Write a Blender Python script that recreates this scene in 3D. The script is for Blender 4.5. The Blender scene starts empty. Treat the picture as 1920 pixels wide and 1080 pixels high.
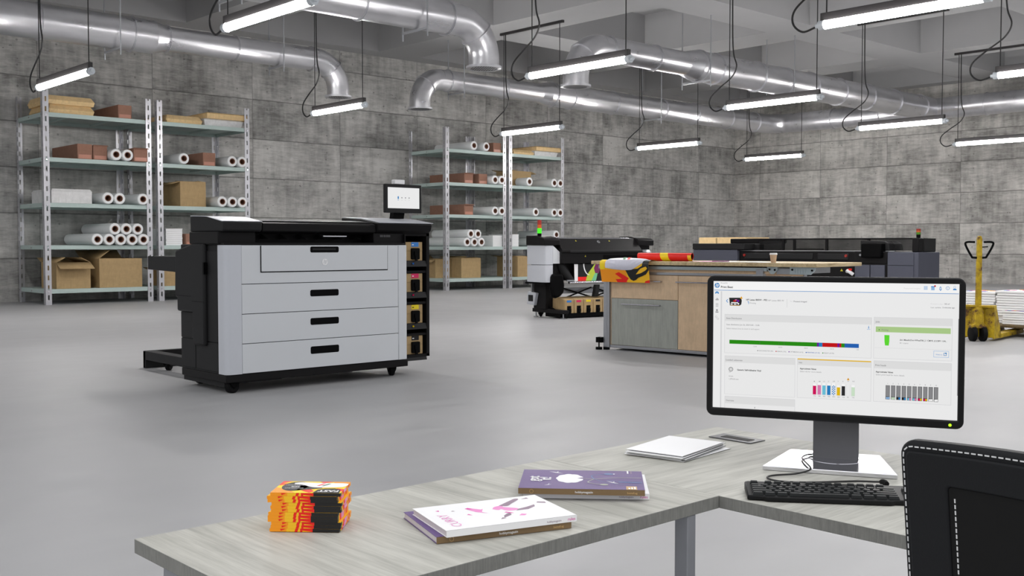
import bpy, bmesh, math, random
from mathutils import Vector, Matrix, Euler
random.seed(7)
scn = bpy.context.scene
COL = scn.collection
PI = math.pi
rad = math.radians

# ------------------------------------------------------------------ colours and materials
def lin(c):
    return tuple(((v / 255) / 12.92 if v / 255 <= 0.04045 else ((v / 255 + 0.055) / 1.055) ** 2.4) for v in c)
MATS = {}
class NT:
    def __init__(s, name):
        s.m = bpy.data.materials.new(name); s.m.use_nodes = True
        s.t = s.m.node_tree; s.n = s.t.nodes; s.l = s.t.links
        s.b = s.n['Principled BSDF']
    def new(s, kind, **kw):
        nd = s.n.new(kind)
        for k, v in kw.items():
            if k == 'inp':
                for kk, vv in v.items():
                    if hasattr(vv, 'is_output'): s.l.new(vv, nd.inputs[kk])
                    else: nd.inputs[kk].default_value = vv
            else: setattr(nd, k, v)
        return nd
    def math(s, op, a, b=0.0, c=None):
        inp = {0: a, 1: b}
        if c is not None: inp[2] = c
        return s.new('ShaderNodeMath', operation=op, inp=inp).outputs[0]
    def mix(s, f, a, b, blend='MIX'):
        nd = s.new('ShaderNodeMix', data_type='RGBA', blend_type=blend)
        for k, v in ((0, f), (6, a), (7, b)):
            if hasattr(v, 'is_output'): s.l.new(v, nd.inputs[k])
            else: nd.inputs[k].default_value = v if k == 0 else (*v, 1) if len(v) == 3 else v
        return nd.outputs[2]
    def ramp(s, f, stops):
        nd = s.new('ShaderNodeValToRGB'); e = nd.color_ramp.elements
        while len(e) < len(stops): e.new(0.5)
        for el, (p, c) in zip(e, stops):
            el.position = p; el.color = (c, c, c, 1) if isinstance(c, (int, float)) else (*c, 1)
        s.l.new(f, nd.inputs[0]); return nd.outputs[0]
    def noise(s, vec, scale, detail=3, rough=0.55):
        return s.new('ShaderNodeTexNoise', inp={'Vector': vec, 'Scale': scale, 'Detail': detail, 'Roughness': rough}).outputs[0]
    def mapping(s, vec, scale=(1, 1, 1), rot=(0, 0, 0)):
        return s.new('ShaderNodeMapping', inp={'Vector': vec, 'Scale': scale, 'Rotation': rot}).outputs[0]
    def coord(s, out='Object'):
        return s.new('ShaderNodeTexCoord').outputs[out]
    def bump(s, h, strength=0.2, dist=0.01):
        s.l.new(s.new('ShaderNodeBump', inp={'Height': h, 'Strength': strength, 'Distance': dist}).outputs[0], s.b.inputs['Normal'])
    def col(s, c): s.l.new(c, s.b.inputs['Base Color'])
    def set(s, **kw):
        for k, v in kw.items(): s.b.inputs[k.replace('_', ' ')].default_value = v

def mat(name, rgb, rough=0.5, metal=0.0, spec=0.5, var=0.06, vscale=40.0, emit=None, coat=0.0, alpha=None):
    """plain surface with a faint procedural mottling of its colour"""
    k = NT(name); c = lin(rgb)
    n = k.noise(k.coord(), vscale, 2)
    hi = tuple(min(1, x * (1 + var)) for x in c); lo = tuple(x * (1 - var) for x in c)
    k.col(k.mix(n, lo, hi))
    k.set(Roughness=rough, Metallic=metal, Specular_IOR_Level=spec, Coat_Weight=coat)
    if emit:
        k.l.new(k.mix(n, lo, hi), k.b.inputs['Emission Color']); k.set(Emission_Strength=emit)
    if alpha is not None: k.set(Alpha=alpha)
    MATS[name] = k.m
    return k.m

def concrete(name, axis, off_u, pw, off_v, ph, base, seed):
    """board-marked concrete wall cast in panels; axis 0 -> u is x, axis 1 -> u is y"""
    k = NT(name); p = k.coord()
    sx = k.new('ShaderNodeSeparateXYZ', inp={0: p}); u = sx.outputs[axis]; v = sx.outputs[2]
    pu = k.math('DIVIDE', k.math('SUBTRACT', u, off_u), pw); pv = k.math('DIVIDE', k.math('SUBTRACT', v, off_v), ph)
    iu = k.math('FLOOR', pu); iv = k.math('FLOOR', pv)
    fu = k.math('FRACT', pu); fv = k.math('FRACT', pv)
    idx = k.new('ShaderNodeCombineXYZ', inp={0: iu, 1: iv, 2: float(seed)}).outputs[0]
    wn = k.new('ShaderNodeTexWhiteNoise', inp={'Vector': idx}); tint = wn.outputs[0]
    uv = k.new('ShaderNodeCombineXYZ', inp={0: u, 1: v, 2: k.math('MULTIPLY', tint, 9.0)}).outputs[0]
    blot = k.noise(uv, 0.9, 4, 0.62)
    streak = k.noise(k.mapping(uv, (1.3, 7.0, 1)), 1.6, 5, 0.68)
    drip = k.noise(k.mapping(uv, (4.5, 0.7, 1)), 1.4, 4, 0.6)
    fine = k.noise(k.mapping(uv, (3.0, 30.0, 1)), 3.0, 3, 0.6)
    val = k.math('ADD', k.math('MULTIPLY', blot, 0.95), k.math('MULTIPLY', streak, 0.65))
    val = k.math('ADD', val, k.math('MULTIPLY', drip, 0.5))
    val = k.math('ADD', val, k.math('MULTIPLY', fine, 0.35))
    val = k.math('ADD', val, k.math('MULTIPLY', tint, 0.19))
    val = k.math('SUBTRACT', val, 0.645)
    b = lin(base)
    col = k.ramp(val, [(0.38, tuple(x * 0.50 for x in b)), (0.63, b), (0.90, tuple(x * 1.55 for x in b))])
    eu = k.math('MULTIPLY', k.math('MINIMUM', fu, k.math('SUBTRACT', 1.0, fu)), pw)
    ev = k.math('MULTIPLY', k.math('MINIMUM', fv, k.math('SUBTRACT', 1.0, fv)), ph)
    wob = k.math('MULTIPLY', k.noise(uv, 2.2, 2), 0.03)
    ju = k.math('LESS_THAN', eu, k.math('SUBTRACT', wob, 0.004)); jv = k.math('LESS_THAN', ev, k.math('SUBTRACT', wob, 0.001))
    joint = k.math('MAXIMUM', k.math('MULTIPLY', ju, 0.7), jv)
    # tie holes near the panel edges
    hu = k.math('SUBTRACT', k.math('ABSOLUTE', k.math('SUBTRACT', fu, 0.5)), 0.34)
    hv = k.math('SUBTRACT', k.math('ABSOLUTE', k.math('SUBTRACT', fv, 0.5)), 0.27)
    hd = k.math('SQRT', k.math('ADD', k.math('POWER', k.math('MULTIPLY', hu, pw), 2.0), k.math('POWER', k.math('MULTIPLY', hv, ph), 2.0)))
    hole = k.math('LESS_THAN', hd, 0.024)
    pit = k.math('GREATER_THAN', k.noise(k.mapping(uv, (1, 1.4, 1)), 6.5, 2, 0.5), 0.735)
    dark = k.math('MINIMUM', 1.0, k.math('ADD', k.math('MULTIPLY', joint, 0.58), k.math('ADD', k.math('MULTIPLY', hole, 0.45), k.math('MULTIPLY', pit, 0.55))))
    col = k.mix(dark, col, tuple(x * 0.22 for x in b))
    k.col(col); k.set(Roughness=0.85, Specular_IOR_Level=0.25)
    k.bump(k.math('SUBTRACT', k.math('MULTIPLY', streak, 0.4), joint), 0.35, 0.02)
    MATS[name] = k.m; return k.m

def wood(name, c0, c1, axis, scale=1.0, rough=0.55, contrast=1.0):
    k = NT(name); p = k.coord()
    s = [14.0, 14.0, 14.0]; s[axis] = 1.1
    g = k.noise(k.mapping(p, tuple(x * scale for x in s)), 2.2, 6, 0.68)
    s2 = [60.0, 60.0, 60.0]; s2[axis] = 2.2
    f = k.noise(k.mapping(p, tuple(x * scale for x in s2)), 2.0, 4, 0.65)
    blot = k.noise(k.mapping(p, tuple((2.4 if i == axis else 5.0) * scale for i in range(3))), 1.3, 3)
    v = k.math('ADD', k.math('MULTIPLY', g, 0.55), k.math('ADD', k.math('MULTIPLY', f, 0.35), k.math('MULTIPLY', blot, 0.35)))
    a, b = lin(c0), lin(c1)
    k.col(k.ramp(v, [(0.60 - 0.14 * contrast, a), (0.60 + 0.12 * contrast, b)]))
    k.set(Roughness=rough, Specular_IOR_Level=0.35)
    k.bump(f, 0.06, 0.002)
    MATS[name] = k.m; return k.m

def floor_mat():
    k = NT('polished_concrete_floor'); p = k.coord()
    n = k.noise(p, 0.35, 4, 0.6); n2 = k.noise(k.mapping(p, (1.0, 4.0, 1)), 1.2, 4, 0.6)
    v = k.math('ADD', k.math('MULTIPLY', n, 0.6), k.math('MULTIPLY', n2, 0.4))
    a, b = lin((157, 157, 159)), lin((174, 174, 175))
    k.col(k.ramp(v, [(0.35, a), (0.65, b)]))
    k.l.new(k.ramp(n2, [(0.3, 0.40), (0.7, 0.55)]), k.b.inputs['Roughness'])
    k.set(Specular_IOR_Level=0.30)
    MATS['floor'] = k.m; return k.m

def carton_mat(name, c, ax=0):
    k = NT(name); p = k.coord(); b = lin(c)
    f = k.noise(k.mapping(p, (1, 1, 1)), 9.0, 4, 0.7); s = [70, 70, 70]; s[2] = 6
    g = k.noise(k.mapping(p, tuple(s)), 1.0, 3)
    v = k.math('ADD', k.math('MULTIPLY', f, 0.6), k.math('MULTIPLY', g, 0.4))
    k.col(k.ramp(v, [(0.3, tuple(x * 0.84 for x in b)), (0.7, tuple(x * 1.14 for x in b))]))
    k.set(Roughness=0.85, Specular_IOR_Level=0.2); MATS[name] = k.m; return k.m

def duct_mat():
    k = NT('galvanised_duct'); p = k.coord()
    n = k.noise(k.mapping(p, (1, 3, 3)), 1.5, 3, 0.5)
    k.col(k.ramp(n, [(0.3, lin((204, 204, 208))), (0.7, lin((222, 222, 226)))]))
    k.l.new(k.ramp(n, [(0.3, 0.27), (0.7, 0.35)]), k.b.inputs['Roughness'])
    k.set(Metallic=0.9); k.bump(k.noise(k.mapping(p, (.5, 1.2, 1.2)), 0.8, 1), 0.05, 0.05)
    MATS['duct'] = k.m; return k.m

def leather_mat():
    k = NT('black_leather'); p = k.coord()
    n = k.new('ShaderNodeTexVoronoi', inp={'Vector': p, 'Scale': 420.0}).outputs[0]
    m = k.noise(p, 6, 3)
    k.col(k.mix(m, lin((28, 29, 31)), lin((33, 34, 36)))); k.set(Roughness=0.5, Specular_IOR_Level=0.16)
    k.bump(n, 0.12, 0.0008); MATS['leather'] = k.m; return k.m

def worn_yellow():
    k = NT('worn_yellow_paint'); p = k.coord()
    n = k.noise(p, 7.0, 6, 0.72)
    k.col(k.ramp(n, [(0.40, lin((90, 58, 28))), (0.44, lin((150, 122, 18))), (0.62, lin((196, 166, 20)))]))
    k.set(Roughness=0.5, Specular_IOR_Level=0.4); MATS['jack_yellow'] = k.m; return k.m

# ------------------------------------------------------------------ mesh building
class MB:
    def __init__(s): s.v = []; s.f = []; s.mi = []
    def add(s, vs, fs, mi=0, M=None):
        o = len(s.v)
        s.v += [tuple(M @ Vector(p)) for p in vs] if M is not None else [tuple(p) for p in vs]
        s.f += [tuple(i + o for i in f) for f in fs]; s.mi += [mi] * len(fs); return s
    def box(s, x0, x1, y0, y1, z0, z1, mi=0, M=None):
        vs = [(x, y, z) for x in (x0, x1) for y in (y0, y1) for z in (z0, z1)]
        return s.add(vs, [(0, 1, 3, 2), (4, 6, 7, 5), (0, 4, 5, 1), (2, 3, 7, 6), (0, 2, 6, 4), (1, 5, 7, 3)], mi, M)
    def prism(s, poly, a, b, axis=2, mi=0, M=None):
        """poly: 2-D points in the two other axes (in order), extruded from a to b along axis"""
        def pt(p, h):
            q = [p[0], p[1]]; q.insert(axis, h); return tuple(q)
        n = len(poly); vs = [pt(p, a) for p in poly] + [pt(p, b) for p in poly]
        ar = sum(poly[i][0] * poly[(i + 1) % n][1] - poly[(i + 1) % n][0] * poly[i][1] for i in range(n))
        flip = (ar > 0) ^ (axis == 1) ^ (b < a)
        fs = [tuple(range(n))[::-1], tuple(range(n, 2 * n))] + [(i, (i + 1) % n, n + (i + 1) % n, n + i) for i in range(n)]
        if not flip: fs = [f[::-1] for f in fs]
        return s.add(vs, fs, mi, M)
    def cyl(s, p0, p1, r, r1=None, n=20, mi=0, caps=True, M=None):
        return s.tube([p0, p1], [r, r if r1 is None else r1], n, mi, caps, M)
    def tube(s, path, r, n=10, mi=0, caps=True, M=None, closed=False):
        P = [Vector(p) for p in path]; k = len(P)
        R = r if isinstance(r, (list, tuple)) else [r] * k
        vs = []; up = None
        for i in range(k):
            if closed: t = P[(i + 1) % k] - P[i - 1]
            else: t = P[min(i + 1, k - 1)] - P[max(i - 1, 0)]
            if t.length < 1e-9: t = Vector((0, 0, 1))
            t.normalize()
            if up is None:
                up = Vector((0, 0, 1)) if abs(t.z) < 0.9 else Vector((1, 0, 0))
            a = up - t * up.dot(t)
            if a.length < 1e-6: a = t.orthogonal()
            a.normalize(); b = t.cross(a); up = a
            vs += [tuple(P[i] + (a * math.cos(2 * PI * j / n) + b * math.sin(2 * PI * j / n)) * R[i]) for j in range(n)]
        fs = []
        for i in range(k if closed else k - 1):
            q = (i + 1) % k
            for j in range(n):
                fs.append((i * n + j, i * n + (j + 1) % n, q * n + (j + 1) % n, q * n + j))
        if caps and not closed: fs += [tuple(range(n))[::-1], tuple(range((k - 1) * n, k * n))]
        return s.add(vs, fs, mi, M)
    def lathe(s, prof, n=24, mi=0, M=None, a0=0.0):
        vs = []; k = len(prof)
        for j in range(n):
            c, q = math.cos(2 * PI * j / n + a0), math.sin(2 * PI * j / n + a0)
            vs += [(r * c, r * q, z) for r, z in prof]
        fs = [(j * k + i, ((j + 1) % n) * k + i, ((j + 1) % n) * k + i + 1, j * k + i + 1) for j in range(n) for i in range(k - 1)]
        return s.add(vs, fs, mi, M)
    def poly(s, pts, mi=0, M=None): return s.add(pts, [tuple(range(len(pts)))], mi, M)
    def grid(s, rows, mi=0, M=None):
        n = len(rows[0]); vs = [p for r in rows for p in r]
        fs = [(i * n + j, i * n + j + 1, (i + 1) * n + j + 1, (i + 1) * n + j) for i in range(len(rows) - 1) for j in range(n - 1)]
        return s.add(vs, fs, mi, M)
    def text(s, body, size, M, mi=0, align='LEFT', bold=0.0):
        vs, fs = text_geo(body, align, bold)
        return s.add([(x * size, y * size, 0) for x, y in vs], fs, mi, M)
    def build(s, name, mats, parent=None, bevel=0.0, seg=2, sharp=32, loc=None, thick=0.0, smooth=True):
        me = bpy.data.meshes.new(name); me.from_pydata(s.v, [], s.f)
        if not isinstance(mats, (list, tuple)): mats = [mats]
        for m in mats: me.materials.append(MATS[m] if isinstance(m, str) else m)
        me.polygons.foreach_set('material_index', s.mi)
        if smooth:
            me.polygons.foreach_set('use_smooth', [True] * len(me.polygons))
            me.set_sharp_from_angle(angle=rad(sharp))
        me.update()
        o = bpy.data.objects.new(name, me); COL.objects.link(o)
        if parent is not None: o.parent = parent
        if loc: o.location = loc
        if thick: md = o.modifiers.new('solid', 'SOLIDIFY'); md.thickness = thick; md.offset = 0
        if bevel:
            md = o.modifiers.new('bevel', 'BEVEL'); md.width = bevel; md.segments = seg; md.limit_method = 'ANGLE'; md.angle_limit = rad(40)
        return o

_TX = {}
def text_geo(body, align='LEFT', bold=0.0):
    key = (body, align, bold)
    if key not in _TX:
        cu = bpy.data.curves.new('lettering', 'FONT'); cu.body = body; cu.size = 1; cu.align_x = align
        cu.resolution_u = 2; cu.offset = bold
        ob = bpy.data.objects.new('lettering', cu); COL.objects.link(ob)
        dg = bpy.context.evaluated_depsgraph_get(); dg.update()
        me = bpy.data.meshes.new_from_object(ob.evaluated_get(dg))
        _TX[key] = ([(v.co.x, v.co.y) for v in me.vertices], [tuple(p.vertices) for p in me.polygons])
        bpy.data.objects.remove(ob); bpy.data.curves.remove(cu); bpy.data.meshes.remove(me)
    return _TX[key]

def tag(o, label, cat, group=None):
    o['label'] = label; o['category'] = cat
    if group: o['group'] = group
    return o
def thing(name, label, cat, loc=(0, 0, 0), rz=0.0, group=None):
    o = bpy.data.objects.new(name, None); COL.objects.link(o)
    o.empty_display_size = 0.1; o.location = loc; o.rotation_euler = (0, 0, rz)
    return tag(o, label, cat, group)
def struct(o): o['kind'] = 'structure'; return o
def dup(o, loc=None, rz=None, label=None, parent=None):
    c = o.copy(); COL.objects.link(c)
    if parent is not None: c.parent = parent
    if loc is not None: c.location = loc
    if rz is not None: c.rotation_euler = (0, 0, rz)
    if label: c['label'] = label
    for ch in list(o.children): dup(ch, parent=c)
    return c
def T(x=0, y=0, z=0, rx=0, ry=0, rz=0):
    return Matrix.Translation((x, y, z)) @ Euler((rx, ry, rz)).to_matrix().to_4x4()
def smooth_path(pts, k=6):
    """Catmull-Rom through pts"""
    P = [Vector(p) for p in pts]; P = [2 * P[0] - P[1]] + P + [2 * P[-1] - P[-2]]; out = []
    for i in range(1, len(P) - 2):
        for j in range(k):
            t = j / k; a, b, c, d = P[i - 1], P[i], P[i + 1], P[i + 2]
            out.append(0.5 * ((2 * b) + (c - a) * t + (2 * a - 5 * b + 4 * c - d) * t * t + (3 * b - a - 3 * c + d) * t ** 3))
    return [tuple(p) for p in out + [P[-2]]]
def rrect(x0, x1, y0, y1, r, n=5):
    out = []
    for cx, cy, a in ((x1 - r, y1 - r, 0), (x0 + r, y1 - r, 90), (x0 + r, y0 + r, 180), (x1 - r, y0 + r, 270)):
        out += [(cx + r * math.cos(rad(a + 90 * i / n)), cy + r * math.sin(rad(a + 90 * i / n))) for i in range(n + 1)]
    return out
def circ(x, y, r, n=20, ry=None): return [(x + r * math.cos(2 * PI * i / n), y + (ry or r) * math.sin(2 * PI * i / n)) for i in range(n)]

# ------------------------------------------------------------------ palette
concrete('concrete_wall_back', 0, 0.275, 2.63, -0.05, 1.0, (172, 171, 168), 3)
concrete('concrete_wall_side', 1, 23.25, 2.57, -0.05, 1.0, (170, 168, 164), 8)
floor_mat(); duct_mat(); leather_mat(); worn_yellow()
mat('ceiling_paint', (172, 172, 173), 0.8, var=0.04, vscale=1.5, spec=0.2)
mat('lamp_black', (44, 42, 43), 0.45); mat('lamp_tube', (255, 252, 250), 0.4, emit=114.0, var=0.0)
mat('clear_cap', (215, 222, 228), 0.15, spec=0.6)
mat('cord_black', (30, 30, 31), 0.5); mat('rod_grey', (170, 172, 176), 0.4, metal=0.6)
mat('rack_post', (193, 193, 198), 0.36, metal=0.55); mat('rack_shelf', (183, 200, 196), 0.45, spec=0.4)
mat('paper_white', (240, 241, 242), 0.6, var=0.015); mat('roll_white', (234, 236, 237), 0.5, var=0.02)
mat('core_brown', (122, 84, 66), 0.8, var=0.15); mat('core_dark', (52, 36, 30), 0.9)
carton_mat('carton_kraft', (178, 152, 112)); carton_mat('carton_tan', (232, 202, 152)); carton_mat('carton_brown', (154, 116, 99))
carton_mat('carton_white', (226, 226, 226)); mat('carton_inside', (84, 70, 50), 0.9); mat('tape', (190, 130, 108), 0.35)
mat('silver', (212, 215, 219), 0.4, metal=0.1, spec=0.4, var=0.02, vscale=4); mat('silver_light', (202, 205, 212), 0.36, metal=0.15, var=0.02)
mat('charcoal', (40, 40, 41), 0.5, var=0.05, vscale=6, spec=0.12); mat('black', (25, 24, 25), 0.45, var=0.05, vscale=6, spec=0.12)
mat('jet', (9, 9, 10), 0.5, spec=0.06); mat('rubber', (18, 18, 19), 0.6, spec=0.1); mat('glossblack', (22, 22, 23), 0.2)
mat('chrome', (232, 232, 238), 0.12, metal=1.0, var=0.01); mat('steel', (160, 162, 166), 0.3, metal=0.8)
mat('brushed', (196, 196, 203), 0.22, metal=1.0, var=0.02); mat('neck_grey', (104, 104, 107), 0.42, metal=0.3, var=0.03, vscale=90, spec=0.3)
mat('cyan', (52, 128, 205), 0.5); mat('magenta', (214, 24, 92), 0.5); mat('yellow', (238, 212, 20), 0.5)
mat('white', (246, 246, 247), 0.5, var=0.01); mat('badge_grey', (62, 62, 64), 0.5); mat('grey_label', (120, 122, 124), 0.5); mat('led_yellow', (160, 240, 20), 0.4, emit=1.6, var=0)
mat('warn_yellow', (196, 186, 30), 0.5)
mat('slate', (84, 86, 98), 0.5, var=0.03, vscale=3, spec=0.2); mat('dark_panel', (40, 40, 41), 0.45, var=0.04, spec=0.15)
mat('smoked', (40, 40, 41), 0.15, alpha=0.62); mat('beacon_red', (150, 40, 32), 0.3, emit=0.06, var=0); mat('beacon_orange', (196, 92, 28), 0.3, emit=0.08, var=0)
mat('beacon_green', (60, 240, 30), 0.3, emit=0.7, var=0); mat('beacon_dim', (70, 130, 24), 0.3, emit=0.05, var=0)
wood('desk_wood_y', (152, 151, 144), (192, 191, 183), 1); wood('desk_wood_x', (152, 151, 144), (192, 191, 183), 0)
wood('desk_edge', (112, 112, 108), (134, 134, 129), 2, 9.0, 0.75)
wood('table_top_wood', (150, 128, 92), (214, 194, 154), 0, 1.0); carton_mat('table_tan', (212, 185, 154))
wood('table_grey', (146, 149, 143), (168, 171, 164), 2, 1.3, contrast=1.0); wood('pallet_wood', (120, 104, 78), (172, 154, 122), 0, 1.0)
mat('aluminium', (166, 168, 173), 0.32, metal=0.7); mat('alu_blue', (170, 182, 186), 0.35, metal=0.5); mat('leg_grey', (140, 142, 147), 0.4, metal=0.4)
mat('stitch', (225, 226, 226), 0.7); mat('leather_dark', (28, 28, 28), 0.6, spec=0.12)
mat('print_orange', (255, 158, 10), 0.5, var=0.01); mat('print_amber', (255, 196, 24), 0.5, var=0.01); mat('print_red', (240, 22, 8), 0.5, var=0.01)
mat('print_yellow', (255, 222, 16), 0.5, var=0.01); mat('print_black', (14, 13, 13), 0.5); mat('print_lilac', (222, 222, 236), 0.4); mat('print_green', (40, 120, 70), 0.5)
mat('mag_purple', (104, 82, 134), 0.5, var=0.12, vscale=900); mat('mag_brown', (128, 104, 72), 0.5); mat('mag_tan', (200, 164, 110), 0.5)
mat('mag_pink', (238, 150, 208), 0.5); mat('mag_hot', (224, 60, 170), 0.5); mat('mag_grey', (150, 128, 146), 0.5); mat('mag_blue', (96, 124, 172), 0.5); mat('mag_sage', (170, 172, 160), 0.5)
mat('page_edge', (206, 200, 202), 0.7); mat('key_black', (40, 42, 43), 0.45, spec=0.25); mat('kb_body', (22, 22, 23), 0.45, spec=0.2)
mat('cup_paper', (206, 176, 146), 0.7); mat('teal_print', (120, 200, 150), 0.5); mat('lime_print', (190, 210, 60), 0.5); mat('violet_print', (70, 40, 170), 0.5); mat('plum_print', (120, 30, 90), 0.5)
def screen_mat(name, rgb, st=0.86):
    k = NT(name); c = lin(rgb); k.set(Base_Color=(*[x * 0.04 for x in c], 1), Roughness=0.35, Specular_IOR_Level=0.15, Emission_Color=(*c, 1), Emission_Strength=st)
    MATS[name] = k.m
for nm, c in dict(bg=(245, 245, 245), card=(243, 243, 243), head=(230, 230, 230), line=(219, 219, 221), ink=(40, 40, 42), soft=(150, 150, 153), blue=(60, 140, 210), navy=(34, 98, 182),
                  green=(36, 142, 8), dkgreen=(70, 120, 60), red=(200, 8, 14), violet=(110, 10, 160), lime=(176, 208, 142), bright=(96, 222, 50), gold=(234, 188, 52), amber=(240, 170, 20), pinkish=(222, 126, 178),
                  crimson=(214, 8, 92), sky=(110, 196, 222), azure=(36, 128, 196), mustard=(232, 188, 10), mint=(208, 232, 204), grey=(140, 140, 142), white=(255, 255, 255), palebl=(150, 190, 232), button=(228, 228, 230)).items():
    screen_mat('ui_' + nm, c)
# ================================================================== the hall
WX, WY, CEIL, BEAM = 34.1, 24.4, 7.55, 6.5
struct(MB().box(-9, WX, -9, WY, -0.3, 0).build('floor', 'floor'))
struct(MB().box(-5, WX + 0.3, WY, WY + 0.3, 0, CEIL + 0.2).build('wall_back', 'concrete_wall_back'))
struct(MB().box(WX, WX + 0.3, -5, WY, 0, CEIL + 0.2).build('wall_side', 'concrete_wall_side'))
CX0, CY0 = 0.27, 3.64  # ceiling stops short of the foreground to let the added fill light in
m = MB().box(CX0, WX, CY0, WY, CEIL, CEIL + 0.2)
bx_c = [0.95, 6.5, 12.05, 17.6, 23.15, 28.72]; by_c = [4.25, 9.42, 14.57, 19.7]
hx, hy = 0.68, 0.61
xs = [(c - hx, c + hx) for c in bx_c] + [(33.5, WX)]
ys = [(c - hy, c + hy) for c in by_c] + [(23.78, WY)]
for a, b in xs: m.box(a, b, CY0, WY, BEAM, CEIL)
gaps = [v for ab in xs for v in ab][1:-1]
gaps = list(zip(gaps[0::2], gaps[1::2]))
for a, b in ys:
    for g0, g1 in gaps: m.box(g0, g1, a, b, BEAM, CEIL)
struct(m.build('ceiling', 'ceiling_paint'))
def ceil_at(x, y):
    return BEAM if any(a <= x <= b for a, b in xs) or any(a <= y <= b for a, b in ys) else CEIL

# ================================================================== ventilation ducts
DZ = 5.4
def ring_part(parent, c, axis, r, w=0.05):
    d = Vector(axis); c = Vector(c)
    mb = MB().tube([c - d * w / 2, c + d * w / 2], r + 0.012, 36)
    mb.tube([c - d * 0.008, c + d * 0.008], r + 0.03, 36)
    mb.build('collar', 'duct', parent)
def hanger_part(parent, x, y, r):
    mb = MB()
    for s in (-1, 1):
        yy = y + s * (r + 0.06)
        mb.cyl((x, yy, DZ - r - 0.17), (x, yy, ceil_at(x, yy)), 0.014, n=8)
    mb.box(x - 0.02, x + 0.02, y - r - 0.06, y + r + 0.06, DZ - r - 0.05, DZ - r - 0.012)
    mb.build('hanger', 'rod_grey', parent)
def outlet(parent, x_end, y, side, r, bend=0.62, drop=0.16):
    """quarter bend at the end of a run along x: side +1 turns down beyond x_end, -1 before it"""
    path = [(x_end + side * bend * math.sin(a), y, DZ - bend * (1 - math.cos(a))) for a in [PI / 2 * i / 14 for i in range(15)]]
    path.append((path[-1][0], y, DZ - bend - drop))
    MB().tube(path, r, 36).build('elbow', 'duct', parent)
    a = PI / 4; c = (x_end + side * bend * math.sin(a), y, DZ - bend * (1 - math.cos(a)))
    ring_part(parent, c, (side * math.cos(a), 0, -math.sin(a)), r, 0.03)
    zx, zz = path[-1][0], path[-1][2]
    g = MB().lathe([(r, 0.03), (r + 0.05, 0.03), (r + 0.05, -0.014), (r - 0.025, -0.014)], 36, M=T(zx, y, zz))
    g.lathe([(0, -.008), (r - .02, -.008)], 36, M=T(zx, y, zz))
    for i in range(-5, 6):
        for j in range(-5, 6):
            px, py = (i + .5 * (j % 2)) * r / 5.6, j * r / 6.2
            if math.hypot(px, py) < r * .88: g.add([(zx + q[0], y + q[1], zz - .0105) for q in circ(px, py, r * .062, 8)], [tuple(range(8))], 1)
    g.build('outlet_grille', ['rack_post', 'jet'], parent)
def run(parent, segs, y, bend_far=None):
    """segs: (x0, x1, r0, r1) pieces of one straight run along x"""
    for x0, x1, r0, r1 in segs:
        MB().tube([(x0, y, DZ), (x1, y, DZ)], [r0, r1], 36).build('reducer' if r0 != r1 else 'pipe', 'duct', parent)

t = thing('ventilation_duct', 'silver duct along the back wall above the left shelves, right end bent down', 'duct')
run(t, [(-2, 9.1, .33, .33), (9.1, 9.35, .33, .25), (9.35, 12.86, .25, .25)], 20.55); outlet(t, 12.86, 20.55, 1, .25)
for x in (5.0, 6.9, 8.65): ring_part(t, (x, 20.55, DZ), (1, 0, 0), .33)
for x in (9.4, 10.9, 12.75): ring_part(t, (x, 20.55, DZ), (1, 0, 0), .25)
hanger_part(t, 8.3, 20.55, .33); hanger_part(t, 11.9, 20.55, .25)

t = thing('ventilation_duct', 'silver duct at the top edge of the picture ending in a downward grille', 'duct')
run(t, [(-2, 12.58, .3, .3)], 15.2); outlet(t, 12.58, 15.2, 1, .29, .65)
for x in (7.2, 8.8, 10.4, 12.3): ring_part(t, (x, 15.2, DZ), (1, 0, 0), .3)
hanger_part(t, 11.6, 15.2, .3); hanger_part(t, 8.0, 15.2, .3)

t = thing('ventilation_duct', 'branched silver duct round the far corner, joined by a thick crossing run', 'duct')
MX, Y2 = 31.5, 20.95
run(t, [(16.75, 20.2, .26, .26), (20.2, 20.5, .26, .32), (20.5, MX - .7, .32, .32)], Y2); outlet(t, 16.75, Y2, -1, .26)
for x in (17.0, 18.9): ring_part(t, (x, Y2, DZ), (1, 0, 0), .26)
for x in (20.7, 21.4, 23.2, 25.4, 27.0, 28.8, 30.3): ring_part(t, (x, Y2, DZ), (1, 0, 0), .32)
arc = [(MX - .7 + .7 * math.sin(a), Y2 - .7 * (1 - math.cos(a)), DZ) for a in [PI / 2 * i / 12 for i in range(13)]]
MB().tube(arc, .32, 36).build('elbow', 'duct', t)
MB().tube([(MX, Y2 - .7, DZ), (MX, 3.7, DZ)], .32, 36).build('pipe', 'duct', t)
for y in (18.6, 16.9, 13.6, 11.4, 9.5): ring_part(t, (MX, y, DZ), (0, 1, 0), .32)
hanger_part(t, 17.3, Y2, .26); hanger_part(t, 25.0, Y2, .32)

Y3 = 15.3
run(t, [(16.55, 19.35, .27, .27), (19.35, 19.75, .27, .35), (19.75, MX - .05, .35, .35)], Y3); outlet(t, 16.55, Y3, -1, .27, .72)
for x in (16.8, 18.3): ring_part(t, (x, Y3, DZ), (1, 0, 0), .27)
for x in (19.9, 20.5, 22.2, 23.4, 24.6, 26.0, 27.5, 29.0, 30.6): ring_part(t, (x, Y3, DZ), (1, 0, 0), .35)
hanger_part(t, 19.85, Y3, .35); hanger_part(t, 23.3, Y3, .35)

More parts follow.
